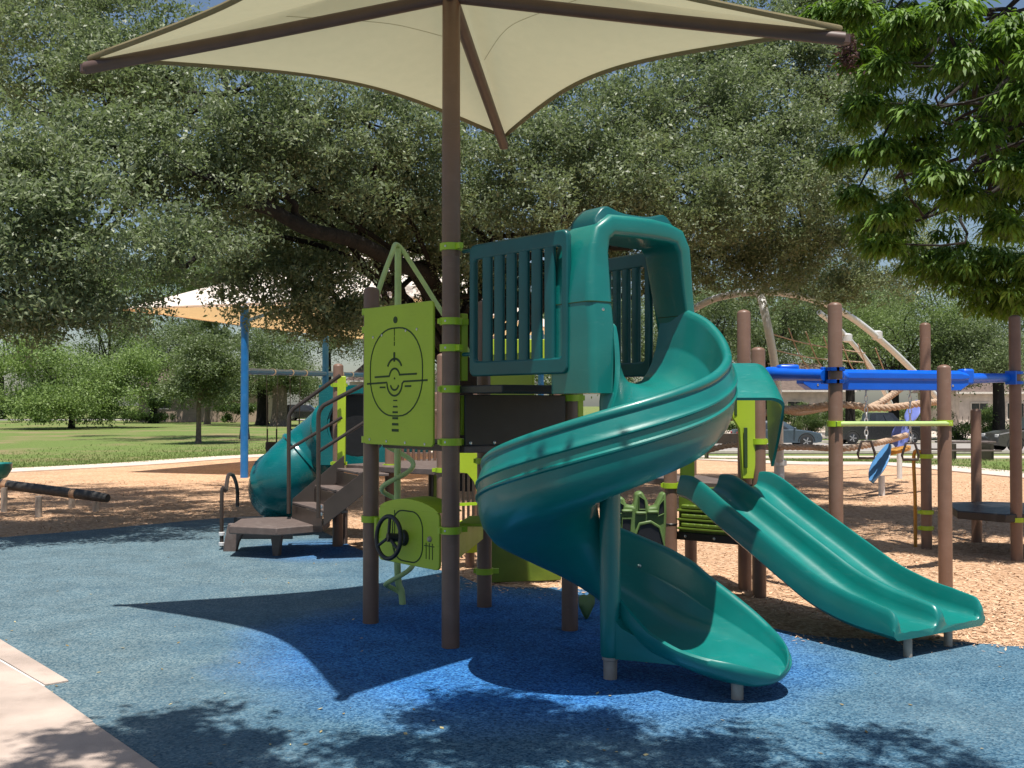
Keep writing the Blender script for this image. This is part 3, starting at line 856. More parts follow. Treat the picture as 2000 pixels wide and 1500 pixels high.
obj('ignition_knob', MB().tube([of2 + U2 * W2 * .36 + Zu * .01 + N2 * s for s in (0, .012, .02)], [.022, .020, .012], 12), M['stub'], sp_)
for y in (.55,): pass
hubc = of2 - U2 * W2 * .06 + Zu * (-.01)
axis = (N2 * 1.0 + Zu * .08).normalized()
wc = hubc + axis * .12 - U2 * .03
e1 = axis.cross(Zu).normalized(); e2 = e1.cross(axis).normalized()
wheel = MB().tube([wc + (e1 * math.cos(2 * PI * k / 32) + e2 * math.sin(2 * PI * k / 32)) * .155 for k in range(32)], .0165, 10, closed=True)
sw = obj('steering_wheel', wheel, M['black'], tw)
for k in range(3):
    a = PI / 2 + PI + 2 * PI * k / 3 + PI
    obj('spoke', MB().tube([wc + (e1 * math.cos(a) + e2 * math.sin(a)) * .025, wc + (e1 * math.cos(a) + e2 * math.sin(a)) * .150], .012, 8), M['black'], sw)
obj('wheel_hub', MB().tube([hubc, hubc + axis * .03, hubc + axis * .04, wc + axis * .012], [.062, .055, .03, .034], 16), M['black'], sw)
c = a0 + N2 * .01 + Vector((0, 0, (zt2 + zb2) / 2 + .03)) - U2 * .015
obj('side_bracket', MB().box(c, (.035, .05, .16), U2, N2), M['lime'], tw, bevel=.008)
# under-deck counter and moss green low panel behind
seg(P1, P3, .60, .80, .02, 0, M['lime'], 'counter_front', tw, .25, .12)
c = (P1 + P3) / 2
obj('counter_top', MB().box((c.x + .06, c.y + .1, .81), (.55, .22, .025), flat(P3 - P1).normalized()), M['lime'], tw, bevel=.008)

# ---- spiral slide
COL = gnd(1192, 1330); CX, CY = COL.x - .03, COL.y
ss = thing('spiral_slide', 'glossy teal plastic spiral slide with an arched entry hood and scoop exit', 'slide', COL)
A0 = LATA; A1 = A0 - 2 * PI
# stations: (kind, parameter)
st = []
T_IN, T_OUT = .30, .98
for k in range(9): st.append(('in', -T_IN + T_IN * k / 8))
for k in range(1, 105): st.append(('arc', A0 + (A1 - A0) * k / 104))
for k in range(1, 45): st.append(('out', T_OUT * (1 - (1 - k / 44) ** 1.6)))
ang_deg = np.array([0, 25, 37, 80, 127, 170, 217, 260, 307, 340, 360.])
zbed_pts = np.array([1.86, 1.74, 1.66, 1.46, 1.27, 1.10, .93, .73, .50, .36, .30])
def prog(s):
    if s[0] == 'in': return s[1] / .42 * 50
    if s[0] == 'arc': return math.degrees(A0 - s[1])
    return 360 + s[1] / .42 * 50
PR = np.array([prog(s) for s in st])
zb_all = np.interp(PR, np.concatenate([[-60], ang_deg, [375, 400, 440, 480]]), np.concatenate([[1.868], zbed_pts, [.265, .238, .20, .165]]))
k_ = np.ones(7) / 7; zpad = np.pad(zb_all, 3, mode='edge'); zb_all = np.convolve(zpad, k_, 'valid')
ho = np.interp(PR, [-60, -10, 15, 40, 75, 130, 217, 307, 345, 365, 400, 440, 477], [.50, .50, .46, .40, .40, .42, .42, .40, .38, .35, .26, .14, .05])
hi_ = np.interp(PR, [-60, -30, 5, 40, 300, 345, 370, 400, 430, 477], [.44, .44, .36, .32, .34, .30, .20, .10, .07, .05])
RO, RI, RB = .735, .085, .42
def section(h_o, h_i):
    """closed outline of the trough: (r, z above bed); inside from the inner rim over the bed to the outer rim, then back underneath"""
    P = []
    P += [(.062, h_i + .012), (.078, h_i + .022), (.094, h_i + .008)]
    for f, r in ((.70, .100), (.42, .118), (.20, .150), (.075, .195)): P.append((r, h_i * f))
    P += [(.25, .018), (.33, .003), (.42, 0), (.50, .006), (.565, .030)]
    for f, r in ((.17, .612), (.30, .648), (.46, .676), (.49, .684), (.52, .686), (.75, .708), (.95, .722)): P.append((r, max(.034, h_o * f)))
    P += [(.728, h_o + .010), (.745, h_o + .026), (.765, h_o + .024), (.782, h_o + .008), (.784, h_o - .014)]
    P += [(.774, h_o - .030)]
    for f, d in ((.80, 0), (.745, 0), (.72, .013), (.695, .013), (.67, 0), (.545, 0), (.52, .013), (.495, .013), (.47, 0)):
        P.append((.772 + .034 * math.sin(PI * min(1, (1 - f) * 1.25)) + d, h_o * f - .01))
    for f, r in ((.30, .796), (.12, .772)): P.append((r, h_o * f - .02))
    P += [(.715, -.04), (.62, -.066), (.50, -.080), (.42, -.085), (.30, -.080), (.20, -.062), (.12, -.02)]
    for f, r in ((.3, .075), (.7, .062)): P.append((r, h_i * f))
    return P
rings = []
for i, s in enumerate(st):
    sec = section(ho[i], hi_[i]); z = zb_all[i]
    if s[0] == 'arc':
        lat = Vector((math.cos(s[1]), math.sin(s[1]), 0)); base = Vector((CX, CY, 0))
    else:
        lat = LAT; base = Vector((CX, CY, 0)) + DIR * s[1]
    ring = []
    for r, dz in sec:
        zz = z + dz
        rr = r
        if s[0] == 'out':
            tt = s[1] / T_OUT
            w = math.sqrt(max(0, 1 - max(0, (tt - .42) / .58) ** 2.6)) if tt > .42 else 1
            w = max(w, .02)
            mid = .44 + .04 * tt
            rr = mid + (r - mid) * w * (1 + .06 * min(tt * 2, 1))
            q_ = math.sqrt(max(0, 1 - max(0, (tt - .86) / .14) ** 2)); c_z = .0
            zz = z + c_z + (dz - c_z) * max(q_, .04)
        if s[0] == 'in':
            rr = .42 + (r - .42) * (1 + .10 * min(1, -s[1] / .2))
        ring.append(base + lat * rr + Vector((0, 0, zz)))
    rings.append(ring)
chute = obj('chute', MB().loft(rings), M['teal'], ss, smooth=48)
# bolts inside the exit
zc = zb_all
def on_arc(deg, r, z): a = A0 - math.radians(deg); return Vector((CX + r * math.cos(a), CY + r * math.sin(a), z))
for deg in (298, 330):
    i = int(np.argmin(abs(PR - deg))); p = on_arc(deg, .688, zb_all[i] + ho[i] * .55); nrm = (Vector((CX, CY, p.z)) - p).normalized()
    bolts(chute, [p], nrm, .014)
# moulded column, flaring into the bed, with a stub below
mb = MB().lathe((COL.x, COL.y, 0), [(.056, .155), (.062, .17), (.064, .40), (.066, .70), (.066, 1.3), (.066, 1.75), (.06, 1.80), (.03, 1.81)], 28)
obj('column', mb, M['teal'], ss)
obj('column_stub', MB().lathe((COL.x, COL.y, 0), [(.042, -.01), (.044, .13), (.052, .135), (.052, .165), (.04, .17)], 22), M['stub'], ss)
fx = gnd(1440, 1370)
i_e = int(np.argmin(abs(PR - 425)))
obj('support_post', MB().lathe((fx.x, fx.y, 0), [(.036, -.01), (.036, .145), (.03, .15)], 18), M['stub'], ss)
# web that joins the column foot to the exit bed
web = []
for t in np.linspace(0, 1, 9):
    p = Vector((CX, CY, 0)) + DIR * (.05 + .55 * t) + LAT * (.07 + .15 * t)
    zt = .42 - .21 * t ** .5; zb = .165 + .01 * t
    w = .062 * (1 - t) ** 1.5 + .012
    web.append([p + LAT * w + Vector((0, 0, zt)), p - LAT * w + Vector((0, 0, zt)), p - LAT * w * .8 + Vector((0, 0, zb - .02 * (1 - t))), p + LAT * w * .8 + Vector((0, 0, zb - .02 * (1 - t)))])
obj('foot_web', MB().loft(web), M['teal'], ss, smooth=40)
# entry hood: an arch of rounded section over the entry
HB = Vector((CX, CY, 0)) + LAT * .345 - DIR * .10
def hood_ring(u, z, tx, tz, wd, d0, d1, nseg=4):
    """cross-section in the plane of (arch normal, DIR)"""
    n2 = Vector((tx, tz)).normalized()
    nrm = LAT * n2.x + Zu * n2.y
    c = HB + LAT * u + Zu * z
    return [c + nrm * a + DIR * ((d0 + d1) / 2 + b) for a, b in rounded(wd, d1 - d0, min(wd, d1 - d0) * .26, nseg)]
path = [(-.415, 1.80, .19), (-.415, 2.0, .20), (-.412, 2.2, .20), (-.410, 2.40, .205), (-.402, 2.56, .185), (-.39, 2.70, .155), (-.365, 2.81, .145), (-.29, 2.868, .14), (-.10, 2.872, .14), (.05, 2.872, .14), (.20, 2.862, .13), (.29, 2.84, .125), (.345, 2.76, .115), (.375, 2.62, .105), (.40, 2.50, .095), (.43, 2.36, .085), (.455, 2.22, .08)]
rings = []
for i, (u, z, wd) in enumerate(path):
    u0, z0 = path[max(i - 1, 0)][:2]; u1, z1 = path[min(i + 1, len(path) - 1)][:2]
    tx, tz = u1 - u0, z1 - z0
    dep = .30 if z < 2.4 else .30 + .10 * (z - 2.4)
    if u < -.3: dep += .10 * min(1, max(0, (2.75 - z) / .5))
    back = -.22 - (.02 if u > .2 else .05)
    rings.append(hood_ring(u, z, -tz, tx, wd, back, -.22 + dep))
hood = obj('hood', MB().loft(rings), M['teal'], ss, smooth=50)
# seam and bolt where hood meets the lower wall
for u, z in ((-.410, 2.37), (.437, 2.33)):
    c = HB + LAT * u + Zu * z + DIR * (-.057 if u < 0 else -.08)
    pr = rounded(.210 if u < 0 else .09, .432 if u < 0 else .324, .04, 4)
    obj('hood_seam', MB().loft([[c + LAT * a + DIR * b + Zu * dz for a, b in pr] for dz in (-.003, .003)]), M['engrave'], hood)
    bolts(hood, [HB + LAT * u + Zu * (z - .05) + DIR * (.158 if u < 0 else .082)], DIR, .012)
# ridge along the hood's top, higher at ends; shade painted as dark teal
rr = []
for t in np.linspace(0, 1, 25):
    u = -.40 + .72 * t
    h = .035 + .042 * math.exp(-((t - .10) / .16) ** 2) + .032 * math.exp(-((t - .84) / .13) ** 2)
    zz = 2.925 - .10 * max(0, (-u - .27) / .14) ** 2 - .10 * max(0, (u - .18) / .14) ** 2
    c = HB + LAT * u + Zu * zz
    rr.append([c - DIR * .20, c + DIR * .085, c + DIR * .06 + Zu * h, c - DIR * .17 + Zu * h])
obj('hood_ridge', MB().loft(rr), M['teal_dark'], hood, smooth=50, bevel=.01)
# right side wall between hood foot and chute rim
# ---- spiral climber
CB = gnd(776, 1183); sc_ = thing('spiral_climber', 'pale green corkscrew climbing pole behind the lime panels', 'climber', CB)
zt = at(776, 486, CB.y).z
obj('pole', MB().tube(cat_rom([CB + Vector((.05, -.02, -.02)), CB + Vector((.035, 0, .12)), CB + Vector((0, 0, .34)), CB + Vector((0, 0, 1.5)), CB + Vector((0, 0, zt))], 6), .029, 14), M['pale_green'], sc_)
hp = []
for k in range(150):
    t = k / 149; a = 2 * PI * 3.6 * t + 2.2
    r = .135 * min(1, t * 14 + .15)
    hp.append(CB + Vector((.04 * (1 - min(1, t * 5)) + r * math.cos(a), r * math.sin(a), .10 + 1.50 * t)))
obj('coil', MB().tube(hp, .021, 10), M['pale_green'], sc_)
l1 = at(738, 572, 8.45)
r1 = flat(P3) + Vector((-.05, .03, 2.05))
topc = CB + Vector((0, 0, zt + .02))
obj('handle', MB().tube(cat_rom([l1 + Vector((0, 0, -.06)), l1, topc.lerp(l1, .35) + Vector((0, 0, .06)), topc + Vector((0, 0, .01)), topc.lerp(r1, .25) + Vector((0, 0, .02)), topc.lerp(r1, .55), r1], 8), .021, 12), M['pale_green'], sc_)
# ================================================================ RIGHT: LOW DECK, DOUBLE SLIDE, OVERHEAD TRACK
L5 = gnd(1310, 1145); L6 = gnd(1483, 1166); L7 = gnd(1455, 1152)
low = thing('low_deck', 'low brown post deck with moss green climbing panel under the double slide hood', 'play structure', ((L5.x + L6.x) / 2, (L5.y + L6.y) / 2, 0))
LB = Vector((1.25, 11.1, 0))                                    # rear corner post
for p, z in ((L5, 2.10), (L6, 2.25), (L7, 2.62), (Vector((1.86, 10.95, 0)), 1.72)):
    obj('post', post_mb(p.x, p.y, -.02, z), M['post'], low)
ent = Vector((1.86, 9.02, 0)); sd = Vector((.532, -.847, 0)).normalized(); sl = Vector((sd.y * -1, sd.x, 0))
ZL = 1.0
dk = [flat(L5) + Vector((.06, .02, 0)), flat(L6) + Vector((-.02, .1, 0)), Vector((1.95, 10.85, 0)), Vector((1.2, 10.75, 0))]
obj('deck', MB().prism([(p.x, p.y) for p in dk], (0, 0, ZL - .03), (1, 0, 0), (0, 1, 0), (0, 0, 1), .06), M['deck'], low, bevel=.008)
# moss green panel with rows of moulded blocks under the deck
a, b = flat(L5), flat(L6); d = (b - a).normalized(); nn = Vector((d.y, -d.x, 0)); L = (b - a).length
c = (a + b) / 2 - nn * .05
pn = obj('climbing_panel', MB().box((c.x, c.y, .735), (L - .14, .04, .44), d, nn), M['dark_green'], low, bevel=.008)
for row in range(3):
    z = .56 + row * .085
    obj('ledge', MB().box((c + nn * .045 + Vector((0, 0, z - .012 * 0))).to_tuple(), (L - .16, .05, .022), d, nn), M['dark_green'], pn, bevel=.006)
    for k in range(9):
        q = c + d * ((k - 4) * (L - .24) / 9.2) + nn * .045 + Vector((0, 0, z + .035))
        obj('block', MB().box(q, (.085, .05, .042), d, nn), M['dark_green'], pn, bevel=.012)
bm_ = obj('lower_beam', MB().box((c.x, c.y, .485), (L - .10, .07, .075), d, nn), M['black'], low, bevel=.006)
bolts(bm_, [c + d * s + nn * .036 + Vector((0, 0, .485)) for s in (-.3, 0, .28)], nn, .013)
cl = obj('clamp', clamp_mb(L5.x, L5.y, at(1313, 948, L5.y).z, 0), M['lime_metal'], low)
obj('clamp', clamp_mb(L6.x, L6.y, at(1475, 862, L6.y).z, 3.4), M['lime_metal'], low)
obj('joint_ring', MB().lathe((L5.x, L5.y, at(1313, 1025, L5.y).z), [(.0625, 0), (.066, .004), (.066, .014), (.0625, .018)], 24), M['black'], low)
# tall lime entry panel with slots, facing the slide
g0, g1 = at(1436, 800, 9.44), at(1472, 800, 9.44)
zt, zb = at(1450, 768, 9.44).z, at(1450, 935, 9.44).z
gx0, gx1 = g0.x, g1.x + .02
gw = gx1 - gx0
poly = [(gx0 + .055, zb), (gx1 - .03, zb), (gx1, zb + .2), (gx1, zt), (gx0 - .03, zt), (gx0 - .04, zt - .12), (gx0 - .03, zt - .22), (gx0 + .03, zt - .32)]
gate = obj('entry_panel', MB().prism(poly, (0, 9.44, 0), (1, 0, 0), (0, 0, 1), (.25, -1, 0), .035), M['lime'], low, bevel=.006)
obj('slot', MB().box(((gx0 + .085), 9.408, zb + .28), (.035, .012, .36), (1, .25, 0)), M['engrave'], gate, bevel=.004)
obj('slot', MB().box(((gx0 + .0), 9.422, zt - .12), (.026, .012, .16), (1, .25, 0)), M['engrave'], gate, bevel=.004)
# second entry panel foot at the left of the slide
q = at(1344, 905, 9.15)
obj('entry_panel', MB().prism([(-.06, -.13), (.06, -.13), (.06, .50), (-.06, .50)], q + Vector((0, .05, 0)), (1, 0, 0), (0, 0, 1), (.25, -1, 0), .03), M['lime'], low, bevel=.006)

ds = thing('double_slide', 'straight teal double slide with two lanes ending over the blue rubber', 'slide', ent)
TS = 2.07
prof_t = [-.10, 0, .09, .18, .315, 1.31, 1.46, 1.61, 1.74, 1.90, TS]
prof_z = [1.005, .99, .955, .90, .82, .325, .28, .242, .222, .21, .198]
TT = np.concatenate([np.linspace(-.10, TS - .10, 56), TS - .10 * (1 - np.linspace(0, 1, 13)[1:]) ** 1.8])
pts = [(float(t), float(np.interp(t, prof_t, prof_z))) for t in TT]
NP_ = len(pts)
zz = np.array([p[1] for p in pts]); zp = np.pad(zz, 3, mode='edge'); zz = np.convolve(zp, np.ones(7) / 7, 'valid')
def dsec(h):
    """two lanes, from the left outer rim to the right outer rim, then back underneath"""
    P = [(-.484, h - .04), (-.478, h - .008), (-.466, h + .006), (-.450, h + .004), (-.440, h * .86), (-.436, h * .45), (-.424, h * .18), (-.388, h * .04), (-.33, .006), (-.25, 0), (-.15, .004), (-.085, h * .06), (-.055, h * .24), (-.040, h * .55), (-.032, h * .84), (-.018, h * .97), (0, h)]
    P += [(-x, z) for x, z in reversed(P[4:-1])] + [(.450, h + .004), (.466, h + .006), (.478, h - .008), (.484, h - .04)]
    P += [(.496, h * .3), (.497, -.015), (.46, -.045), (.10, -.045), (0, -.045), (-.10, -.045), (-.46, -.045), (-.497, -.015), (-.496, h * .3)]
    return P
rings = []
for i, (t, z) in enumerate(pts):
    h = float(np.interp(t, [-.10, .0, .25, 1.5, 1.82, TS - .085], [.13, .155, .165, .175, .165, .145]))
    if t > TS - .085: h = .03 + .115 * math.sqrt(max(0, 1 - ((t - TS + .085) / .0855) ** 2))
    z = float(zz[i]); p = ent + sd * t
    # slope-aware: lean the section so that it stays square to the bed
    i0_, i1_ = max(i - 1, 0), min(i + 1, NP_ - 1)
    sl_ = (zz[i1_] - zz[i0_]) / (TT[i1_] - TT[i0_]) if t < TS - .1 else -.06
    nx = Vector((-sd.x * sl_, -sd.y * sl_, 1)).normalized()
    rings.append([p + sl * -x + Vector((0, 0, z)) + nx * dz for x, dz in dsec(h)])
dch = obj('chute', MB().loft(rings), M['teal'], ds, smooth=44)
for px, py in ((1773, 1287), (1852, 1266)):
    g = gnd(px, py); obj('support_post', MB().lathe((g.x, g.y, 0), [(.03, -.01), (.03, .16), (.025, .165)], 16), M['stub'], ds)
# hood over the entry: level top bent down at both sides into tapering wings
rings = []
ca = Vector((1.80, 9.02, 0)); hd = Vector((0, -1, 0)); hl = Vector((1, 0, 0))
half = .40
Zt = 2.085
def hood_pt(s):
    """outline across the hood: s in [-1, 1]; the top is flat, corners are round"""
    a = abs(s); sg = 1 if s > 0 else -1
    return a, sg
outline = []
for k in range(9): outline.append((-half, -1.00 + .80 * k / 8))
for k in range(1, 7): a = PI - PI / 2 * k / 6; outline.append((-half + .12 + .12 * math.cos(a), -.2 + .08 + .12 * math.sin(a)))
for k in range(1, 6): outline.append((-half + .12 + (2 * half - .24) * k / 6, 0.0))
right = [(-x, z) for x, z in reversed(outline[:15])]
outline = outline + right
nst = 7
for j in range(nst + 1):
    f = j / nst; ring_o, ring_i = [], []
    for x, z in outline:
        dn = max(0, min(1, -z / 1.0))
        ext = (.58 * (1 - dn ** 1.3 * .86))
        pos = ca + hd * (.10 * dn + ext * f)
        zz_ = Zt + z * (.80) - .30 * f * (1 - .75 * dn) + .02 * math.sin(PI * f)
        if abs(x) < half and z >= 0: zz_ += 0
        ring_o.append(pos + hl * x + Vector((0, 0, zz_)))
        xi = x * (1 - .022 / half)
        ring_i.append(pos + hl * xi + Vector((0, 0, zz_ - (.022 if z > -.15 else 0))))
    rings.append(ring_o + ring_i[::-1])
obj('hood', MB().loft(rings), M['teal'], ds, smooth=50)

# ---- overhead track with ring handles, chin-up bar, disc deck
Pa, Pb, Pc, Pd, Pe = [gnd(*p) for p in ((1634, 1170), (1847, 1155), (1810, 1072), (1986, 1096), (1908, 1059))]
ot = thing('overhead_track', 'bright blue overhead track with hanging ring handles between brown posts', 'climbing frame', Pa)
for p, ytop in ((Pa, 590), (Pb, 712), (Pc, 630), (Pd, 615), (Pe, 798)):
    obj('post', post_mb(p.x, p.y, -.02, at(1000, ytop, p.y).z), M['post'], ot)
# box track
t0, t1 = at(1562, 742, 10.1), at(1884, 742, 10.7)
zt, zb = at(1700, 722, 10.3).z, at(1700, 762, 10.3).z
dT = flat(t1 - t0).normalized(); nT = Vector((dT.y, -dT.x, 0)); LT = flat(t1 - t0).length
prof = [(-.06, -.10), (.06, -.10), (.06, .0), (.075, .012), (.075, .07), (.045, .10), (-.045, .10), (-.075, .07), (-.075, .012), (-.06, 0)]
zc_ = (zt + zb) / 2
rr = []
for s, k in ((0, .55), (.10, 1), (LT - .10, 1), (LT, .55)):
    c = flat(t0) + dT * s + Vector((0, 0, zc_))
    rr.append([c + nT * x + Vector((0, 0, z * k + .03 * (1 - k))) for x, z in prof])
trk = obj('track_beam', MB().loft(rr), M['bright_blue'], ot, smooth=25, bevel=.006)
bolts(trk, [flat(t0) + dT * s + nT * .061 + Vector((0, 0, zc_ - .05)) for s in (.16, LT - .2)], nT, .012)
# arms with clamp brackets
def arm_to(post, a, b, z, r):
    mb = MB().tube([a, a.lerp(b, .12), a.lerp(b, .2), a.lerp(b, .6), b], [r * 1.05, r * 1.1, r * .9, r * .85, r * .8], 12)
    arm = obj('arm', mb, M['bright_blue'], ot)
    for dz in (-.055, .055):
        m2 = MB().lathe((post.x, post.y, z + dz - .016), [(RP + .001, 0), (RP + .022, 0), (RP + .022, .032), (RP + .001, .032)], 22)
        obj('band', m2, M['bright_blue'], arm)
    dd = flat(a.lerp(b, .5) - post).normalized()
    obj('bracket', MB().box(Vector((post.x, post.y, z)) + dd * (RP + .035), (.03, .12, .15), dd), M['bright_blue'], arm, bevel=.004)
zA = at(1630, 733, Pa.y).z
arm_to(Pa, at(1500, 730, 10.0), Vector((Pa.x - .09, Pa.y + .02, zA)), zA, .062)
obj('arm_knuckle', MB().box(at(1538, 728, 9.95), (.19, .16, .15), (1, 0, 0)), M['bright_blue'], ot, bevel=.02)
arm_to(Pa, flat(t0) + dT * .5 + Vector((0, 0, zc_ + .02)), Vector((Pa.x + .06, Pa.y + .06, zA)), zA - .0, .05)
zD = at(1983, 738, Pd.y).z
arm_to(Pd, flat(t1) + Vector((.04, .02, zc_ + .02)) - dT * .2, Vector((Pd.x - .08, Pd.y, zD)), zD, .062)
obj('arm_knuckle', MB().box(at(1886, 736, 10.75), (.12, .14, .16), (1, .1, 0)), M['bright_blue'], ot, bevel=.02)
zP = at(1740, 827, 9.5).z
bar = obj('chin_bar', MB().cyl(Vector((Pa.x - .02, Pa.y - .075, zP)), Vector((Pb.x + .02, Pb.y - .075, zP - .005)), .022), M['pale_green'], ot)
for p in (Pa, Pb):
    obj('clamp', clamp_mb(p.x, p.y, zP, -PI / 2, ear=.03), M['lime_metal'], ot)
for px, py, D in ((1692, 862, 10.35), (1778, 866, 10.6)):
    hp_ = at(px, py, D)
    ch = MB()
    ztop = zc_ - .10
    nl = 9
    for k in range(nl):
        z0 = hp_.z + (ztop - hp_.z) * k / nl; z1 = hp_.z + (ztop - hp_.z) * (k + 1) / nl; zm = (z0 + z1) / 2; h = (z1 - z0) * .62
        dx, dy = (.016, 0) if k % 2 else (0, .016)
        ch.tube([(hp_.x + dx * math.cos(a), hp_.y + dy * math.cos(a), zm + h * math.sin(a)) for a in [2 * PI * i / 10 for i in range(10)]], .005, 5, closed=True)
    obj('chain', ch, M['steel'], ot)
    tri = [(-.045, 0), (.045, 0), (.085, -.12), (.075, -.165), (-.075, -.165), (-.085, -.12)]
    obj('ring_handle', MB().tube([hp_ + Vector((x, 0, z)) for x, z in tri], .0135, 8, closed=True), M['dark_metal'], ot, smooth=60)
for yy in (892, 1002, 1032):
    pass
for yy in (942, 1001, 1031): 
    pass
for yy in (891, 1000, 1031):
    obj('clamp', clamp_mb(Pc.x, Pc.y, at(1808, yy, Pc.y).z, PI, ear=.03), M['lime_metal'], ot)
obj('clamp', clamp_mb(Pd.x, Pd.y, at(1985, 1015, Pd.y).z, PI * .9), M['lime_metal'], ot)
# disc deck
dc = (Pd + Pe + Vector((5.25, 12.2, 0))) / 3
zdk = at(1920, 990, 12.4).z
obj('disc_deck', MB().prism([(5.06, 11.95), (5.42, 11.55), (5.90, 11.62), (6.4, 12.0), (6.35, 12.9), (5.92, 13.1), (5.35, 13.0)], (0, 0, zdk - .045), (1, 0, 0), (0, 1, 0), (0, 0, 1), .09), M['black'], ot, bevel=.01)
# thin ochre guide pole
g = gnd(1788, 1068)
obj('ochre_pole', MB().tube(cat_rom([g + Vector((0, 0, -.02)), g + Vector((0, 0, .6)), g + Vector((-.01, 0, 1.12)), Vector((Pc.x - .06, Pc.y, 1.16))], 5), .022, 10), M['ochre'], ot)

# ---- leaf shaped steps on steel legs
lf = thing('leaf_climber', 'row of blue and periwinkle leaf steps rising on grey posts in the mulch', 'climber', gnd(1722, 968))
def pod(name, c, L, W, axis, m, tilt=.0):
    ax = Vector(axis).normalized(); sdv = Vector((-ax.y, ax.x, 0))
    if sdv.length < .1: sdv = Vector((1, 0, 0))
    sdv.normalize(); nv = ax.cross(sdv)
    rr = []
    for k in range(11):
        t = k / 10; w = W * (math.sin(PI * min(.98, max(.02, t))) ** .6) * (1 - .25 * t)
        p = c + ax * (L * (t - .5))
        rr.append([p + sdv * w * math.cos(a) * .5 + nv * (.05 * math.sin(a) - .04 * math.cos(a) ** 2 * -1) for a in [2 * PI * i / 12 for i in range(12)]])
    return obj(name, MB().loft(rr), m, lf, smooth=60)
c1, c2, c3 = at(1721, 905, 19.9), at(1760, 850, 21.5), at(1785, 806, 23)
pod('leaf_step', c1, .85, .42, (.35, .2, .55), M['sky_blue'])
pod('leaf_step', c2, .62, .42, (.12, .15, .55), M['periwinkle'])
pod('leaf_step', c3, .60, .42, (.3, .2, .55), M['periwinkle'])
pod('seed_pod', at(1758, 880, 20.8), .50, .46, (.5, .2, .1), M['ochre'])
for px, py, D, zt in ((1722, 968, 0, at(1722, 930, 19.9).z), (1757, 935, 0, at(1757, 890, 22).z)):
    g = gnd(px, py); obj('leg', MB().cyl(g - Vector((0, 0, .02)), Vector((g.x, g.y, zt)), .06), M['steel'], lf)

# ---- net climber: galvanised arches and thick ropes
nc = thing('net_climber', 'silver arched pipe dome with thick twisted tan ropes behind the slides', 'climber', gnd(1522, 945))
D0 = 22.0
def pipe(pxs, r, m=None, name='arch_pipe'):
    P = cat_rom([at(x, y, d) for x, y, d in pxs], 8)
    return obj(name, MB().tube(P, r, 12), m or M['steel'], nc)
pipe([(1340, 612, 22.5), (1400, 582, 22), (1484, 570, 21.5), (1560, 578, 22), (1640, 606, 23), (1715, 660, 24), (1787, 728, 25), (1850, 800, 25.5)], .075)
pipe([(1484, 570, 21.5), (1500, 640, 21.2), (1514, 720, 21.4), (1521, 800, 21.8), (1522, 900, 22.4)], .085)
pipe([(1600, 610, 25), (1648, 652, 26), (1700, 715, 27), (1740, 790, 28)], .065)
g = gnd(1522, 946)
obj('base_post', MB().lathe((g.x, g.y, 0), [(.11, -.02), (.11, .40), (.16, .41), (.16, .52), (.10, .53), (.10, .9)], 18), M['steel'], nc)
for x, y, d in ((1713, 655, 24), (1655, 660, 26), (1484, 571, 21.5)):
    c = at(x, y, d); obj('pipe_joint', MB().lathe(c - Vector((0, 0, .11)), [(.06, 0), (.12, .03), (.12, .19), (.06, .22)], 14), M['steel'], nc)
def rope(pxs, r):
    P = cat_rom([at(x, y, d) for x, y, d in pxs], 10)
    # resample evenly
    S = [0]
    for a, b in zip(P, P[1:]): S.append(S[-1] + (b - a).length)
    n = max(12, int(S[-1] / .05)); Q = []
    k = 0
    for i in range(n + 1):
        s = S[-1] * i / n
        while k < len(S) - 2 and S[k + 1] < s: k += 1
        Q.append(P[k].lerp(P[k + 1], (s - S[k]) / max(1e-6, S[k + 1] - S[k])))
    rp_ = MB()
    for strand in range(3):
        pts = []
        for i, p in enumerate(Q):
            t = (Q[min(i + 1, n)] - Q[max(i - 1, 0)]).normalized(); u = t.orthogonal() if abs(t.z) > .9 else Vector((0, 0, 1)); u = (u - t * u.dot(t)).normalized(); w = t.cross(u)
            a = i * .05 / (r * 5.2) * 2 * PI + strand * 2 * PI / 3
            pts.append(p + (u * math.cos(a) + w * math.sin(a)) * r * .5)
        rp_.tube(pts, r * .56, 7)
    return obj('rope', rp_, M['rope'], nc, smooth=60)
rope([(1522, 800, 20), (1570, 797, 20), (1640, 790, 19.5), (1720, 797, 19.5), (1800, 788, 20), (1830, 785, 20.5)], .068)
rope([(1690, 800, 19.5), (1722, 785, 20), (1760, 758, 21), (1790, 735, 22)], .068)
rope([(1522, 873, 19.5), (1590, 874, 19.5), (1650, 876, 19), (1720, 864, 19.5), (1770, 850, 20.5)], .06)
rope([(1522, 800, 20), (1560, 806, 21), (1600, 800, 23), (1650, 790, 25)], .06)
rope([(1522, 805, 20), (1440, 812, 20.5), (1390, 835, 21), (1350, 862, 21.5)], .068)
rope([(1522, 876, 19.5), (1440, 868, 20.5), (1380, 880, 21)], .06)
for k in range(6):
    rope([(1540 + 34 * k, 640 + 8 * k, 24.5), (1560 + 33 * k, 690 + 6 * k, 25), (1590 + 28 * k, 735, 25.5)], .018)
for k in range(3):
    rope([(1500, 650 + 30 * k, 22.5), (1580, 672 + 26 * k, 25), (1690, 690 + 18 * k, 25.5)], .018)

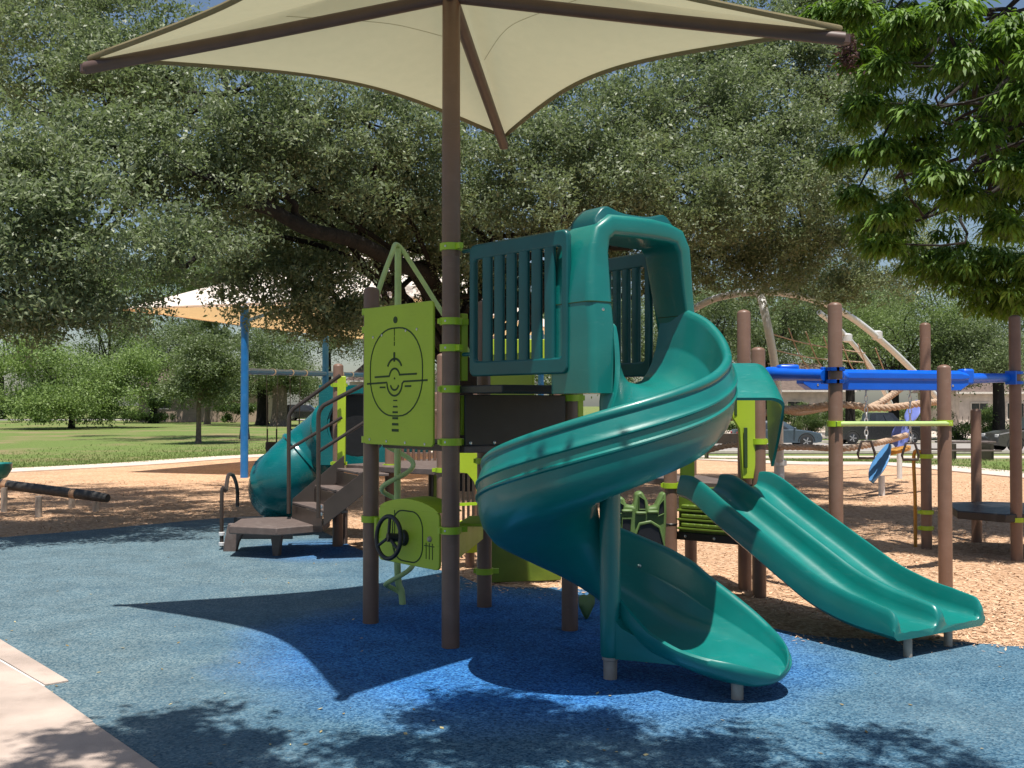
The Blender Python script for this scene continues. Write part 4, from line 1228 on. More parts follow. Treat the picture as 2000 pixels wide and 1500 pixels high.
# ---- moulded green climber behind the spiral slide
gc = thing('rock_climber', 'olive green moulded plastic climbing wall with arch holes behind the spiral slide', 'climber', at(1250, 1060, 9.7).xy.to_3d())
def gpt(px, py): p = at(px, py, 9.7); return (p.x, p.z)
outer = [gpt(*q) for q in ((1194, 1120), (1196, 985), (1208, 968), (1218, 972), (1222, 985), (1236, 988), (1240, 962), (1252, 958), (1262, 975), (1266, 990), (1278, 988), (1290, 962), (1298, 960), (1300, 1000), (1297, 1060), (1296, 1120))]
body = obj('climbing_wall', MB().prism(outer, (0, 9.7, 0), (1, 0, 0), (0, 0, 1), (0, -1, 0), .16), M['green'], gc, bevel=.02, smooth=45)
for q in ([(1238, 1120), (1238, 1050), (1248, 1024), (1268, 1020), (1284, 1030), (1292, 1060), (1294, 1120)], [(1212, 1060), (1214, 1012), (1230, 1012), (1228, 1060)], [(1198, 1050), (1198, 1012), (1207, 1012), (1206, 1050)], [(1246, 992), (1246, 968), (1256, 975), (1258, 992)], [(1206, 1000), (1208, 980), (1216, 985), (1214, 1000)], [(1283, 1005), (1285, 985), (1293, 975), (1294, 1000)]):
    pts_ = [gpt(*p) for p in q]
    cx0 = sum(p[0] for p in pts_) / len(pts_); cz0 = sum(p[1] for p in pts_) / len(pts_)
    fr = [(cx0 + (x - cx0) * 1.16, cz0 + (z - cz0) * 1.16) for x, z in pts_]
    rec = obj('hole', MB().prism(pts_, (0, 9.612, 0), (1, 0, 0), (0, 0, 1), (0, -1, 0), .012), M['black'], body, bevel=.004)
    obj('hole_rim', MB().frame(fr, pts_, (0, 9.607, 0), (1, 0, 0), (0, 0, 1), (0, -1, 0), .03), M['green'], body, bevel=.008)
for px, py in ((1225, 998), (1252, 1002), (1275, 1000)):
    p = at(px, py, 9.6); obj('hand_hold', MB().box(p, (.10, .05, .03), (1, 0, 0)), M['green'], body, bevel=.012)
p = at(1225, 1120, 9.6)
q0 = at(1143, 1155, 8.4)
sp = obj('foot_hold', MB().loft([[Vector((q0.x - .05 + .13 * t, q0.y + .1 * t, .10 + .10 * math.cos(a) * (.4 + .6 * math.sin(PI * t)) + .12 * abs(t - .5))) + Vector((0, .07 * math.sin(a), 0)) for a in [2 * PI * i / 10 for i in range(10)]] for t in np.linspace(0, 1, 7)]), M['green'], gc, smooth=60)
# moss green sheet low behind the tower
a = gnd(958, 1142); b = gnd(1092, 1137)
mp_ = thing('activity_board', 'dark moss green low play panel standing behind the spiral slide foot', 'play panel', (a + b) / 2)
dd = flat(b - a).normalized()
obj('board', MB().prism([(-.36, .02), (.36, .02), (.36, .25), (.30, .30), (.2, .43), (-.1, .46), (-.36, .46)], (a + b) / 2, dd, (0, 0, 1), (0, -1, 0), .03), M['dark_green'], mp_, bevel=.008)
for s in (-.28, .28):
    obj('foot', MB().cyl((a + b) / 2 + dd * s + Vector((0, .06, -.02)), (a + b) / 2 + dd * s + Vector((0, .06, .36)), .03), M['post'], mp_)

# ================================================================ LEFT: TRANSFER STAIRS, TUBE SLIDE, REAR DECK
ts = thing('transfer_stairs', 'dark brown transfer platform and stairs with bent metal handrails beside the teal tube', 'stairs', gnd(540, 1085))
D1 = 11.95
def tp(px, py, D=D1): return at(px, py, D)
zdk = .37
# platform: chamfered slab
c0, c1_ = gnd(452, 1020, zdk), gnd(636, 1022, zdk)
plat = [gnd(*q, zdk) for q in ((447, 1027), (540, 1031), (628, 1024), (645, 1014), (600, 1009), (520, 1010), (470, 1013))]
obj('platform', MB().prism([(p.x, p.y) for p in plat], (0, 0, zdk - .045), (1, 0, 0), (0, 1, 0), (0, 0, 1), .09), M['deck'], ts, bevel=.012)
for q, w in (((541, 1087), .075), ):
    g = gnd(*q); obj('leg', MB().loft([[Vector((g.x + sx_ * w, g.y + sy_ * .06, z)) for sx_, sy_ in ((-1, -1), (1, -1), (1, 1), (-1, 1))] for z, w in ((-.01, .035), (.15, .05), (.28, .07), (.29, .09))]), M['deck'], ts, bevel=.01)
g = gnd(540, 1062)
# step at the left end, solid cheek
ck = [gnd(436, 1080), gnd(472, 1078)]
cheek = [(0, 0), (.16, 0), (.19, .12), (.30, .34), (.06, .34), (.02, .15)]
obj('side_cheek', MB().prism(cheek, gnd(436, 1079), (1, 0, 0), (0, 0, 1), (0, -1, 0), .07), M['deck'], ts, bevel=.015)
obj('step_body', MB().box((gnd(505, 1060).x, gnd(505, 1060).y + .25, .155), (.75, .05, .27), (1, .0, 0)), M['black'], ts, bevel=.01)
# hoop handle at the far left
h0, h1 = gnd(433, 1076), gnd(463, 1040)
hoop = [h0 + Vector((0, 0, .05)), h0 + Vector((0, 0, .70)), Vector((h0.x + .03, h0.y + .05, at(433, 958, h0.y).z)), at(446, 929, 12.8), at(456, 930, 13.1), Vector((h1.x, h1.y, at(463, 955, h1.y).z)), Vector((h1.x, h1.y, .35))]
obj('grab_hoop', MB().tube(cat_rom(hoop, 6), .024, 12), M['dark_metal'], ts)
for z in (.08, .2): obj('hoop_mount', MB().lathe(h0 + Vector((0, 0, z - .02)), [(.025, 0), (.036, .005), (.036, .04), (.025, .045)], 14), M['steel'], ts)
# stringers and treads climbing to the right
def S(px, py, D): return at(px, py, D)
nearA, nearB = S(632, 1010, 11.6), S(724, 938, 11.6)
farA, farB = S(572, 1000, 12.6), S(672, 915, 12.6)
def stringer(a, b, h):
    mb = MB(); d = (b - a); d.z = 0; d.normalize(); s_ = Vector((-d.y, d.x, 0)) * .018
    up = Vector((0, 0, h))
    rr = [[p + s_ - Vector((0, 0, .10)), p - s_ - Vector((0, 0, .10)), p - s_ + up, p + s_ + up] for p in (a, b)]
    return obj('stringer', mb.loft(rr), M['dark_metal'], ts, bevel=.006)
stringer(nearA, nearB, .16); stringer(farA, farB, .16)
for k in range(3):
    t = k / 2.25
    a = nearA.lerp(nearB, t * .98); b = farA.lerp(farB, t * .98)
    a.z = b.z = (a.z + b.z) / 2
    dv = (flat(nearB) - flat(nearA)).normalized()
    td = MB().add([a - dv * .01 + Vector((0, 0, .10)), a + dv * .27 + Vector((0, 0, .10)), b + dv * .27 + Vector((0, 0, .10)), b - dv * .01 + Vector((0, 0, .10)), a - dv * .01 + Vector((0, 0, .07)), a + dv * .27 + Vector((0, 0, .07)), b + dv * .27 + Vector((0, 0, .07)), b - dv * .01 + Vector((0, 0, .07))],
                  [(0, 1, 2, 3), (7, 6, 5, 4), (0, 4, 5, 1), (1, 5, 6, 2), (2, 6, 7, 3), (3, 7, 4, 0)])
    obj('tread', td, M['deck'], ts, bevel=.006)
    rz = MB().box((a + b) / 2 - dv * .012 + Vector((0, 0, -.04)), (.012, (a - b).length - .03, .21), dv, (a - b))
    obj('kick_plate', rz, M['dark_metal'], ts, bevel=.003)
bolts(ts, [S(627, 990, 11.56), S(627, 1004, 11.56)], (0, -1, 0), .02)
# handrails: upper and lower on either side, bent down into posts
for fx_, (D, x0, yb, ytop, x1, y1, ylow, y1l) in enumerate(((12.5, 564, 1003, 808, 712, 718, 878, 815), (11.55, 622, 1012, 802, 716, 748, 882, 822))):
    P = [S(x0, yb, D), S(x0, ytop + 30, D), S(x0 + 1, ytop + 4, D), S(x0 + 10, ytop - 10, D), S(x1 if fx_ else 665, y1 if fx_ else 733, D)]
    obj('handrail', MB().tube([P[0], P[1]] + cat_rom(P[1:4], 5)[1:] + [P[4]], .024, 12), M['dark_metal'], ts)
    P = [S(x0, ylow, D), S(x1 if fx_ else 668, y1l, D)]
    obj('lower_rail', MB().cyl(P[0], P[1], .019, 12), M['dark_metal'], ts)
# foot of the stair stringer
a = gnd(662, 1064); 
obj('stair_foot', MB().prism([(-.05, 0), (.10, 0), (.10, .46), (.03, .42), (-.02, .28), (-.05, .1)], a, (1, 0, 0), (0, 0, 1), (0, -1, 0), .12), M['deck'], ts, bevel=.012)

# rear deck: posts, deck, bars and panels seen under the tower
rd = thing('rear_deck', 'brown post rear deck with barred barrier and lime panels behind the play tower', 'play structure', (-1.2, 13, 0))
R6 = Vector((at(660, 900, 12.75).x, 12.75, 0)); R7 = Vector((at(762, 900, 12.6).x, 12.6, 0)); R8 = Vector((at(864, 900, 11.6).x, 11.6, 0)); R9 = Vector((at(852, 900, 14).x, 14.2, 0)); R10 = Vector((at(934, 900, 13).x, 13.0, 0))
for p, z in ((R6, at(660, 710, 12.75).z), (R7, 1.4), (R8, at(862, 690, 11.6).z), (R9, 1.9), (R10, 1.9)):
    obj('post', post_mb(p.x, p.y, -.02, z), M['post'], rd)
zr = at(830, 915, 12).z
obj('deck', MB().prism([(R6.x + .1, R6.y), (R7.x, R7.y - .35), (R8.x + .1, R8.y + .1), (R10.x, R10.y), (R9.x, R9.y)], (0, 0, zr - .03), (1, 0, 0), (0, 1, 0), (0, 0, 1), .07), M['deck'], rd, bevel=.008)
for k in range(9):
    x = at(776 + 10.5 * k, 900, 13.6).x
    obj('barrier_bar', MB().cyl((x, 13.6, zr), (x, 13.6, zr + .62), .019, 10), M['post'], rd)
obj('top_rail', MB().bar((at(770, 900, 13.6).x, 13.6, zr + .64), (at(866, 900, 13.6).x, 13.6, zr + .64), .04, .05), M['post'], rd, bevel=.008)
obj('teal_wall', MB().box((at(812, 860, 14.1).x, 14.1, zr + .40), (.34, .04, .62)), M['teal_dark'], rd, bevel=.01)
# lime pole panel at the stair head
q = at(664, 820, 12.66)
obj('stair_panel', MB().box((q.x + .02, 12.66, (at(0, 735, 12.7).z + at(0, 905, 12.7).z) / 2), (.10, .04, at(0, 735, 12.7).z - at(0, 905, 12.7).z)), M['lime'], rd, bevel=.008)
for py in (752, 905): obj('clamp', clamp_mb(R6.x, R6.y, at(0, py, 12.75).z, 0, ear=.04), M['lime_metal'], rd)
obj('clamp', clamp_mb(R7.x, R7.y, at(0, 910, 12.6).z, 0, ear=.04), M['lime_metal'], rd)
for py in (918, 982): obj('clamp', clamp_mb(R8.x, R8.y, at(0, py, 11.6).z, PI, ear=.04), M['lime_metal'], rd)
# moss green stepped panel below the deck
q = at(866, 965, 12.4)
obj('green_panel', MB().box((q.x, 12.6, .55), (.26, .04, .85)), M['dark_green'], rd, bevel=.01)
for k in range(3): obj('ledge', MB().box((q.x - .02, 12.55, .36 + .09 * k), (.32, .08, .03)), M['dark_green'], rd, bevel=.008)
q = at(846, 960, 12.9); obj('deck_leg', MB().cyl((q.x, 12.9, -.02), (q.x, 12.9, zr - .06), .06, 14), M['dark_metal'], rd)
# lime arch panel with dark bars and a counter
a_ = at(897, 900, 11.4); b_ = at(942, 900, 11.4)
zt, zb = at(0, 885, 11.4).z, at(0, 1018, 11.4).z
w = b_.x - a_.x
ar_o = [(0, zb), (0, zt - .02), (.04, zt), (w, zt), (w, zb)]
arch = [(0, zb), (0, zt), (w * .5, zt), (w, zt), (w, zb), (w - .05, zb), (w - .05, zb + .30), (w - .09, zb + .43), (w * .35, zb + .52), (.0001, zb + .53)]
obj('arch_panel', MB().prism(arch, (a_.x, 11.4, 0), (1, 0, 0), (0, 0, 1), (0, -1, 0), .03), M['lime'], rd, bevel=.006)
for k in range(4):
    x = a_.x + .03 + k * .055
    obj('barrier_bar', MB().cyl((x, 11.75, zb - .05), (x, 11.75, zb + .62), .016, 8), M['dark_metal'], rd)
q = at(918, 1020, 11.2)
obj('counter_bowl', MB().loft([[Vector((q.x + r * math.cos(a), 11.2 + r * math.sin(a) * .8, z)) for a in [2 * PI * i / 20 for i in range(20)]] for z, r in ((q.z - .31, .13), (q.z - .2, .19), (q.z - .04, .215), (q.z, .225), (q.z + .005, .2))]), M['lime'], rd, smooth=50)
obj('bowl_stem', MB().cyl((q.x, 11.2, -.02), (q.x, 11.2, q.z - .3), .05), M['post'], rd)
obj('cross_bar', MB().bar((a_.x - .05, 11.38, zb + .18), (b_.x + .1, 11.38, zb + .20), .03, .03), M['lime_metal'], rd)
obj('cross_bar', MB().bar((a_.x - .05, 11.38, zb - .06), (b_.x + .1, 11.38, zb - .05), .03, .03), M['lime_metal'], rd)
# moss green bowl that shows through the barrier slots
for k, px in enumerate((975, 1010, 1045, 1080)):
    pass
obj('far_lime_rail', MB().box((at(1030, 690, 12.2).x, 12.2, at(0, 690, 12.2).z), (.80, .03, at(0, 660, 12.2).z - at(0, 715, 12.2).z)), M['lime'], rd, bevel=.006)
for x in (at(968, 700, 12.2).x, at(1092, 700, 12.2).x):
    obj('post', post_mb(x, 12.25, -.02, at(0, 655, 12.2).z), M['post'], rd)

# ---- teal tube slide
tb = thing('tube_slide', 'dark teal enclosed tube slide curving down to the left behind the stairs', 'slide', (-2.9, 13.4, 0))
ctrl = [at(700, 832, 13.42), at(672, 838, 13.75), at(636, 868, 14.0), at(596, 900, 14.0), at(568, 926, 13.9), at(552, 944, 14.0), at(548, 956, 14.5), at(556, 962, 15.2)]
P = cat_rom(ctrl, 12)
m = len(P); R = .43
rads = [R] * m
for f in (.16, .42, .68):
    k = int(f * m)
    for j, s in ((k - 1, 1.0), (k, 1.06), (k + 1, 1.06), (k + 2, 1.0)):
        if 0 <= j < m: rads[j] = R * s
rings_ = MB().tube(P, rads, 30, caps=False)
inner = MB().tube(P, [R * .94] * m, 30, caps=False)
mbt = MB(); mbt.add(rings_.v, rings_.f); mbt.add(inner.v, [tuple(reversed(f)) for f in inner.f])
for e in (0, (m - 1) * 30):
    o2 = len(rings_.v)
    for k in range(30):
        mbt.f.append((e + k, e + (k + 1) % 30, o2 + e + (k + 1) % 30, o2 + e + k))
tube = obj('tube', mbt, M['tube'], tb, smooth=50)
obj('dark_plug', MB().tube([P[3], P[3] + (P[4] - P[3]).normalized() * .02], R * .93, 30), M['black'], tb)  # black disc painting the unlit inside of the tube
# square entry plate; a black disc stands in for the unlit mouth
pl = at(700, 830, 13.2)
sq = [(math.cos(a), math.sin(a)) for a in [2 * PI * i / 32 for i in range(32)]]
def sqr(x, y, h): k = h / max(abs(x), abs(y)); return (x * k, y * k)
obj('entry_plate', MB().frame([sqr(x, y, .50) for x, y in sq], [(x * .40, y * .40) for x, y in sq], pl, (1, 0, 0), (0, 0, 1), (.3, -1, 0), .05), M['tube'], tb, smooth=30)
obj('mouth', MB().tube([pl + Vector((.02, .06, 0)), pl + Vector((.02, .10, 0))], .41, 30), M['black'], tb)
ft = at(553, 1000, 14.4)
obj('exit_foot', MB().box((ft.x, 14.4, .12), (.55, .55, .26), (1, .3, 0)), M['teal_dark'], tb, bevel=.05)
# ================================================================ LEFT BACKGROUND
# balance beam
bb = thing('balance_beam', 'dark zigzag balance beam on short grey legs in the mulch at the left edge', 'balance beam', gnd(75, 1005))
A_, B_ = at(-120, 930, 17.6), at(208, 972, 16.4)
n_ = 14
P = [A_.lerp(B_, k / n_) for k in range(n_ + 1)]
P[-1] = P[-1] + Vector((.02, 0, -.01))
obj('beam', MB().tube(P, [.08] * n_ + [.065], 14), M['log'], bb)
for t in (.42, .82): 
    p = A_.lerp(B_, t); d = (B_ - A_).normalized()
    obj('band', MB().tube([p - d * .05, p + d * .05], .084, 14), M['tan_band'], bb)
for px, py in ((8, 1000), (75, 1010), (140, 992), (187, 999)):
    g = gnd(px, py); t = (g.x - A_.x) / (B_.x - A_.x); ztop = A_.lerp(B_, t).z
    obj('leg', MB().lathe((g.x, g.y, 0), [(.055, -.01), (.05, .02), (.05, max(.1, ztop - .03))], 12), M['stub'], bb)
A2, B2 = at(-120, 938, 18.6), at(60, 943, 18.0)
# spinner bowl at the left edge
q = at(-12, 915, 19.0)
sb = thing('spinner_bowl', 'teal spinner bowl half cut off at the left edge beyond the balance beam', 'spinner', (q.x, q.y, 0))
obj('bowl', MB().lathe((q.x, q.y, q.z), [(.10, -.22), (.22, -.16), (.30, -.02), (.31, .09), (.29, .10), (.24, .02), (.02, -.08)], 24), M['teal'], sb, smooth=60)
obj('stem', MB().cyl((q.x, q.y, -.02), (q.x, q.y, q.z - .2), .05), M['steel'], sb)

# shade sail over the swings
sw_ = thing('swing_shade', 'cream hip shade canopy on blue posts standing over the swings at the left', 'shade canopy', (-6.4, 25, 0))
zE = 4.08
cA = at(232, 606, 25.7); cA.z = zE
ab, ac = Vector((7.5, -2.6, 0)), Vector((4.07, 11.5, 0))
cB, cC = cA + ab, cA + ac; cD = cB + ac
# ridge along the short direction in the middle
m0, m1 = cA + ac * .5 + ab * .34, cA + ac * .5 + ab * .66
m0.z = m1.z = 6.35
def patch(mb, a, b, c, d, n=8):
    """bilinear patch with a slight sag"""
    V = []
    for j in range(n + 1):
        for i in range(n + 1):
            u, v = i / n, j / n
            p = a.lerp(b, u).lerp(d.lerp(c, u), v); p.z -= .10 * math.sin(PI * v) + .05 * math.sin(PI * u) * (1 - v)
            V.append(p)
    mb.add(V, [(j * (n + 1) + i, j * (n + 1) + i + 1, (j + 1) * (n + 1) + i + 1, (j + 1) * (n + 1) + i) for j in range(n) for i in range(n)])
for q4_ in ((cA, cB, m1, m0), (cB, cD, m1, m1), (cD, cC, m0, m1), (cC, cA, m0, m0)):
    mb = MB(); patch(mb, *q4_)
    obj('canopy_panel', mb, M['white_canopy'], sw_, smooth=70)
obj('eave_cable', MB().tube([cA, cB, cD, cC], .03, 6, closed=True), M['white_canopy'], sw_)
b1 = gnd(477, 933); b2 = Vector((at(635, 900, 30.5).x, 30.5, 0))
for p, zt in ((b1, 4.15), (b2, 4.2), (Vector((cB.x + .6, cB.y + 1.5, 0)), 4.1), (Vector((cD.x - 1.0, cD.y - 1, 0)), 4.1)):
    obj('post', MB().lathe((p.x, p.y, 0), [(.092, -.02), (.092, zt)], 18), M['blue'], sw_)
a = Vector((b1.x, b1.y, 3.70)); e = at(572, 596, 27.5)
obj('strut', MB().cyl(a, e, .045, 10), M['blue'], sw_)
obj('strut_collar', MB().lathe((b1.x, b1.y, 3.55), [(.095, 0), (.12, .02), (.12, .28), (.095, .30)], 16), M['blue'], sw_)
# swings: crossbeam, chains and bucket seats
sg = thing('swing_beam', 'long blue swing crossbeam between two blue posts under the cream canopy', 'swing frame', (b1.x, b1.y, 0))
ba = Vector((b1.x, b1.y, at(485, 725, b1.y).z)); bz = Vector((b2.x, b2.y, at(635, 730, b2.y).z))
dv = (bz - ba)
bend = ba + dv * 1.75
obj('crossbeam', MB().cyl(ba, bend, .075, 16), M['blue'], sg)
for t in (.30, .52, .70, 1.25, 1.42):
    p = ba + dv * t
    obj('hanger', MB().tube([p - dv.normalized() * .03, p + dv.normalized() * .03], .09, 14), M['steel'], sg)
obj('end_post', MB().lathe((bend.x, bend.y, 0), [(.08, -.02), (.08, bend.z)], 14), M['blue'], sg)
def bucket(px, py, D, t0, lab):
    q = at(px, py, D)
    s = thing('bucket_swing', lab, 'swing', (q.x, q.y, 0), 'bucket swings hanging from the blue crossbeam')
    rr = []
    for z, r in ((-.20, .05), (-.19, .13), (-.05, .17), (.10, .165), (.12, .15)):
        rr.append([q + Vector((r * math.cos(a), r * math.sin(a) * .85, z)) for a in [2 * PI * i / 18 for i in range(18)]])
    obj('seat', MB().loft(rr), M['rubber_black'], s, smooth=60)
    for dx in (-.12, .12):
        top_ = Vector((q.x + dx * 1.2, q.y, ba.z + (bz.z - ba.z) * t0 - .06))
        obj('chain', MB().tube([q + Vector((dx, 0, .08)), top_], .010, 6), M['dark_metal'], s)
        obj('strap', MB().tube([q + Vector((dx, 0, .08)), q + Vector((dx, 0, .45))], .02, 6), M['rubber_black'], s)
pb = ba + dv * .41
bucket(531, 872, pb.y, .41, 'dark bucket swing seat left of the handrails')
pb2 = ba + dv * .78
bucket(576, 846, pb2.y, .78, 'second dark bucket swing seat behind the handrails')

# blue bin in the far lawn
q = gnd(374, 816)
bn = thing('blue_bin', 'small dark blue bin standing on the far lawn beside a thin tree', 'bin', q)
obj('body', MB().loft([[q + Vector((sx_ * w, sy_ * w, z)) for sx_, sy_ in ((-1, -1), (1, -1), (1, 1), (-1, 1))] for z, w in ((0, .50), (1.0, .55), (1.5, .58))]), M['blue'], bn, bevel=.05)
obj('lid', MB().lathe(q + Vector((0, 0, 1.5)), [(.60, 0), (.55, .22), (.3, .34), (.05, .36)], 18), M['blue'], bn)

# ================================================================ BUILDINGS
def window_on(par, c, w, h, u, nrm, panes=2):
    c, u, nrm = Vector(c), Vector(u), Vector(nrm)
    f = obj('window', MB().frame([(-w / 2 - .08, -h / 2 - .08), (w / 2 + .08, -h / 2 - .08), (w / 2 + .08, h / 2 + .08), (-w / 2 - .08, h / 2 + .08)], [(-w / 2, -h / 2), (w / 2, -h / 2), (w / 2, h / 2), (-w / 2, h / 2)], c + nrm * .03, u, Zu, nrm, .08), M['trim'], par)
    for k in range(panes):
        x = (k - (panes - 1) / 2) * w / panes
        obj('pane', MB().box(c + u * x + nrm * .012, (w / panes - .05, .015, h - .02), u, nrm), M['glass'], f)
def house(name, label, x0, x1, y, zb, h, depth, m, wins, door=None, roofh=2.6):
    hs = thing(name, label, 'house', ((x0 + x1) / 2, y, zb))
    obj('wall', MB().box(((x0 + x1) / 2, y + depth / 2, zb + h / 2), (x1 - x0, depth, h)), m, hs)
    rf = [Vector((x0 - .5, y - .6, zb + h + .003)), Vector((x1 + .5, y - .6, zb + h + .003)), Vector((x1 + .5, y + depth + .6, zb + h + .003)), Vector((x0 - .5, y + depth + .6, zb + h + .003)), Vector((x0 + 1.5, y + depth / 2, zb + h + roofh)), Vector((x1 - 1.5, y + depth / 2, zb + h + roofh))]
    obj('roof', MB().add(rf, [(3, 2, 1, 0), (0, 1, 5, 4), (1, 2, 5), (2, 3, 4, 5), (3, 0, 4)]), M['roof'], hs, smooth=0)
    obj('fascia', MB().box(((x0 + x1) / 2, y - .62, zb + h - .08), (x1 - x0 + 1, .05, .16)), M['trim'], hs)
    for wx, wz, ww, wh in wins: window_on(hs, (wx, y, zb + wz), ww, wh, (1, 0, 0), (0, -1, 0))
    if door:
        dr = obj('door', MB().box((door, y - .03, zb + 1.05), (.95, .06, 2.1)), M['roof'], hs, bevel=.01)
        obj('door_handle', MB().box((door + .36, y - .08, zb + 1.0), (.04, .05, .12)), M['rim'], dr)
    return hs
house('brick_house', 'low tan house wall far behind the lawn at the left', -37, -24.2, 104, 0, 3.4, 9, M['wall_tan'], [(-34.5, 1.9, 1.3, 1.1)], None)
house('garden_house', 'pale house behind the blue swing beam at the far left side', -19.5, -9, 126, 0, 4.6, 9, M['wall_stone'], [(-17, 2.2, 1.6, 1.4), (-13, 2.2, 1.6, 1.4)], -15)
house('stone_house', 'pale stone house across the street behind the blue track', 23.2, 29.5, 92, -.62, 3.6, 9, M['wall_stone'], [(24.8, 1.9, 1.3, 1.4), (28.2, 1.9, 1.3, 1.4)], 26.4)
house('corner_house', 'pale house with dark roof line at the right edge across the street', 37.5, 47, 88, -.62, 3.4, 9, M['wall_stone'], [(39.2, 1.8, 1.4, 1.3), (42.2, 1.8, 1.4, 1.3)], 44.5)

# ================================================================ VEHICLES
def car(name, label, c, heading, L, W, H, paint, kind, bonnet=.95):
    """side profile lofted across the width; wheels with tyre and rim"""
    fx = Vector((math.cos(heading), math.sin(heading), 0)); sy = Vector((-fx.y, fx.x, 0)); c = Vector(c)
    v = thing(name, label, 'car' if kind != 'pickup' else 'pickup truck', c)
    def Pt(x, y, z): return c + fx * x + sy * y + Vector((0, 0, z))
    gz = .28
    if kind == 'pickup': low = [(-L / 2, gz + .15), (-L / 2 + .05, bonnet), (-.30 * L + 1.4, bonnet), (.24 * L, bonnet), (L / 2 - .12, bonnet - .06), (L / 2, bonnet - .28), (L / 2, gz + .1), (L / 2 - .3, gz), (-L / 2 + .25, gz)]
    else: low = [(-L / 2 + .05, gz + .1), (-L / 2, gz + .40), (-L / 2 + .10, bonnet + .02), (-L * .2, bonnet + .06), (.18 * L, bonnet + .05), (.36 * L, bonnet - .04), (L / 2 - .10, bonnet - .16), (L / 2, bonnet - .40), (L / 2 - .05, gz + .05), (L / 2 - .35, gz), (-L / 2 + .3, gz)]
    rr = []
    for y, k in ((-W / 2, .93), (-W / 2 + .06, 1), (0, 1.015), (W / 2 - .06, 1), (W / 2, .93)):
        rr.append([Pt(x * (1 if abs(y) < W / 2 else .985), y, gz + (z - gz) * k) for x, z in low])
    body = obj('body', MB().loft(rr), paint, v, smooth=35)
    if kind == 'pickup': cab = [(-.12 * L, bonnet - .02), (-.10 * L, H - .06), (-.07 * L, H), (.10 * L, H), (.13 * L, H - .04), (.235 * L, bonnet - .02)]
    elif kind == 'suv': cab = [(-L * .47, bonnet), (-L * .43, H - .08), (-L * .38, H), (.02 * L, H), (.07 * L, H - .05), (.22 * L, bonnet)]
    else: cab = [(-L * .43, bonnet), (-L * .26, H - .05), (-L * .20, H), (.02 * L, H), (.07 * L, H - .05), (.22 * L, bonnet)]
    rr = []
    for y, k in ((-W / 2 + .06, .0), (-W / 2 + .20, 1), (W / 2 - .20, 1), (W / 2 - .06, .0)):
        if k == 0: rr.append([Pt(x, y if z < H * .75 else y * .86, z if z < H * .75 else z - .02) for x, z in cab])
        else: rr.append([Pt(x, y, z) for x, z in cab])
    obj('cabin', MB().loft(rr), paint, v, smooth=35)
    x0, x1 = cab[0][0], cab[-1][0]; xt0, xt1 = cab[2][0], cab[3][0]
    for s in (-1, 1):
        for a, b in ((.06, .48), (.54, .92)):
            zlo, zhi = bonnet + .08, H - .12
            yl, yh = s * (W / 2 - .048), s * ((W / 2 - .06) * .86 + .02)
            q = [Pt(x0 + (x1 - x0) * (.09 + a * .80), yl, zlo), Pt(x0 + (x1 - x0) * (.09 + b * .80), yl, zlo), Pt(xt0 + (xt1 - xt0) * b, yh, zhi), Pt(xt0 + (xt1 - xt0) * a, yh, zhi)]
            n = sy * s * .012
            obj('side_window', MB().loft([q, [p + n for p in q]]), M['glass'], v, smooth=0)
        obj('headlight', MB().box(Pt(L / 2 - .10, s * (W / 2 - .22), bonnet - .26), (.14, .34, .16), fx, sy), M['lamp_white'], v, bevel=.02)
        obj('tail_light', MB().box(Pt(-L / 2 + .06, s * (W / 2 - .16), bonnet - .20), (.10, .18, .22), fx, sy), M['lamp_red'], v, bevel=.02)
        obj('wing_mirror', MB().box(Pt(.17 * L, s * (W / 2 + .09), bonnet + .10), (.10, .20, .14), fx, sy), paint, v, bevel=.03)
        for x in (-L * .31, L * .31):
            wc_ = Pt(x, s * (W / 2 - .10), .36)
            wh = obj('wheel', MB().tube([wc_ - sy * s * .12, wc_ + sy * s * .105, wc_ + sy * s * .12], [.36, .36, .32], 24), M['rubber_black'], v)
            obj('rim', MB().tube([wc_ + sy * s * .10, wc_ + sy * s * .128, wc_ + sy * s * .135], [.235, .235, .20], 20), M['car_black'], wh)
            for k in range(5):
                a = 2 * PI * k / 5
                d_ = fx * math.cos(a) + Zu * math.sin(a)
                obj('spoke', MB().bar(wc_ + sy * s * .138 + d_ * .02, wc_ + sy * s * .138 + d_ * .22, .055, .03, sy), M['rim'], wh)
            obj('wheel_arch', MB().tube([Pt(x + .43 * math.cos(a), s * (W / 2 - .012), .36 + .43 * math.sin(a)) for a in [PI * k / 12 for k in range(13)]], .035, 6), M['rubber_black'], v)
    gp = [Pt(x1 - .04, -W / 2 + .22, bonnet + .06), Pt(x1 - .04, W / 2 - .22, bonnet + .06), Pt(cab[-2][0] + .02, W / 2 - .30, H - .10), Pt(cab[-2][0] + .02, -W / 2 + .30, H - .10)]
    obj('windscreen', MB().loft([gp, [p + fx * .03 + Zu * .02 for p in gp]]), M['glass'], v, smooth=0)
    gp = [Pt(x0 + .02, -W / 2 + .22, bonnet + .06), Pt(x0 + .02, W / 2 - .22, bonnet + .06), Pt(cab[1][0], W / 2 - .30, H - .10), Pt(cab[1][0], -W / 2 + .30, H - .10)]
    obj('rear_window', MB().loft([gp, [p - fx * .03 + Zu * .01 for p in gp]]), M['glass'], v, smooth=0)
    if kind == 'pickup':
        obj('tailgate_trim', MB().box(Pt(-L / 2 - .012, 0, bonnet - .2), (.02, W - .4, .3), fx, sy), paint, v, bevel=.006)
    return v
zs = -.60
car('parked_suv', 'charcoal car parked at the right edge of the street with alloy wheels', (at(1990, 850, 52.2).x + .9, 52.2, zs), PI, 4.8, 1.9, 1.75, M['car_grey'], 'suv', 1.05)
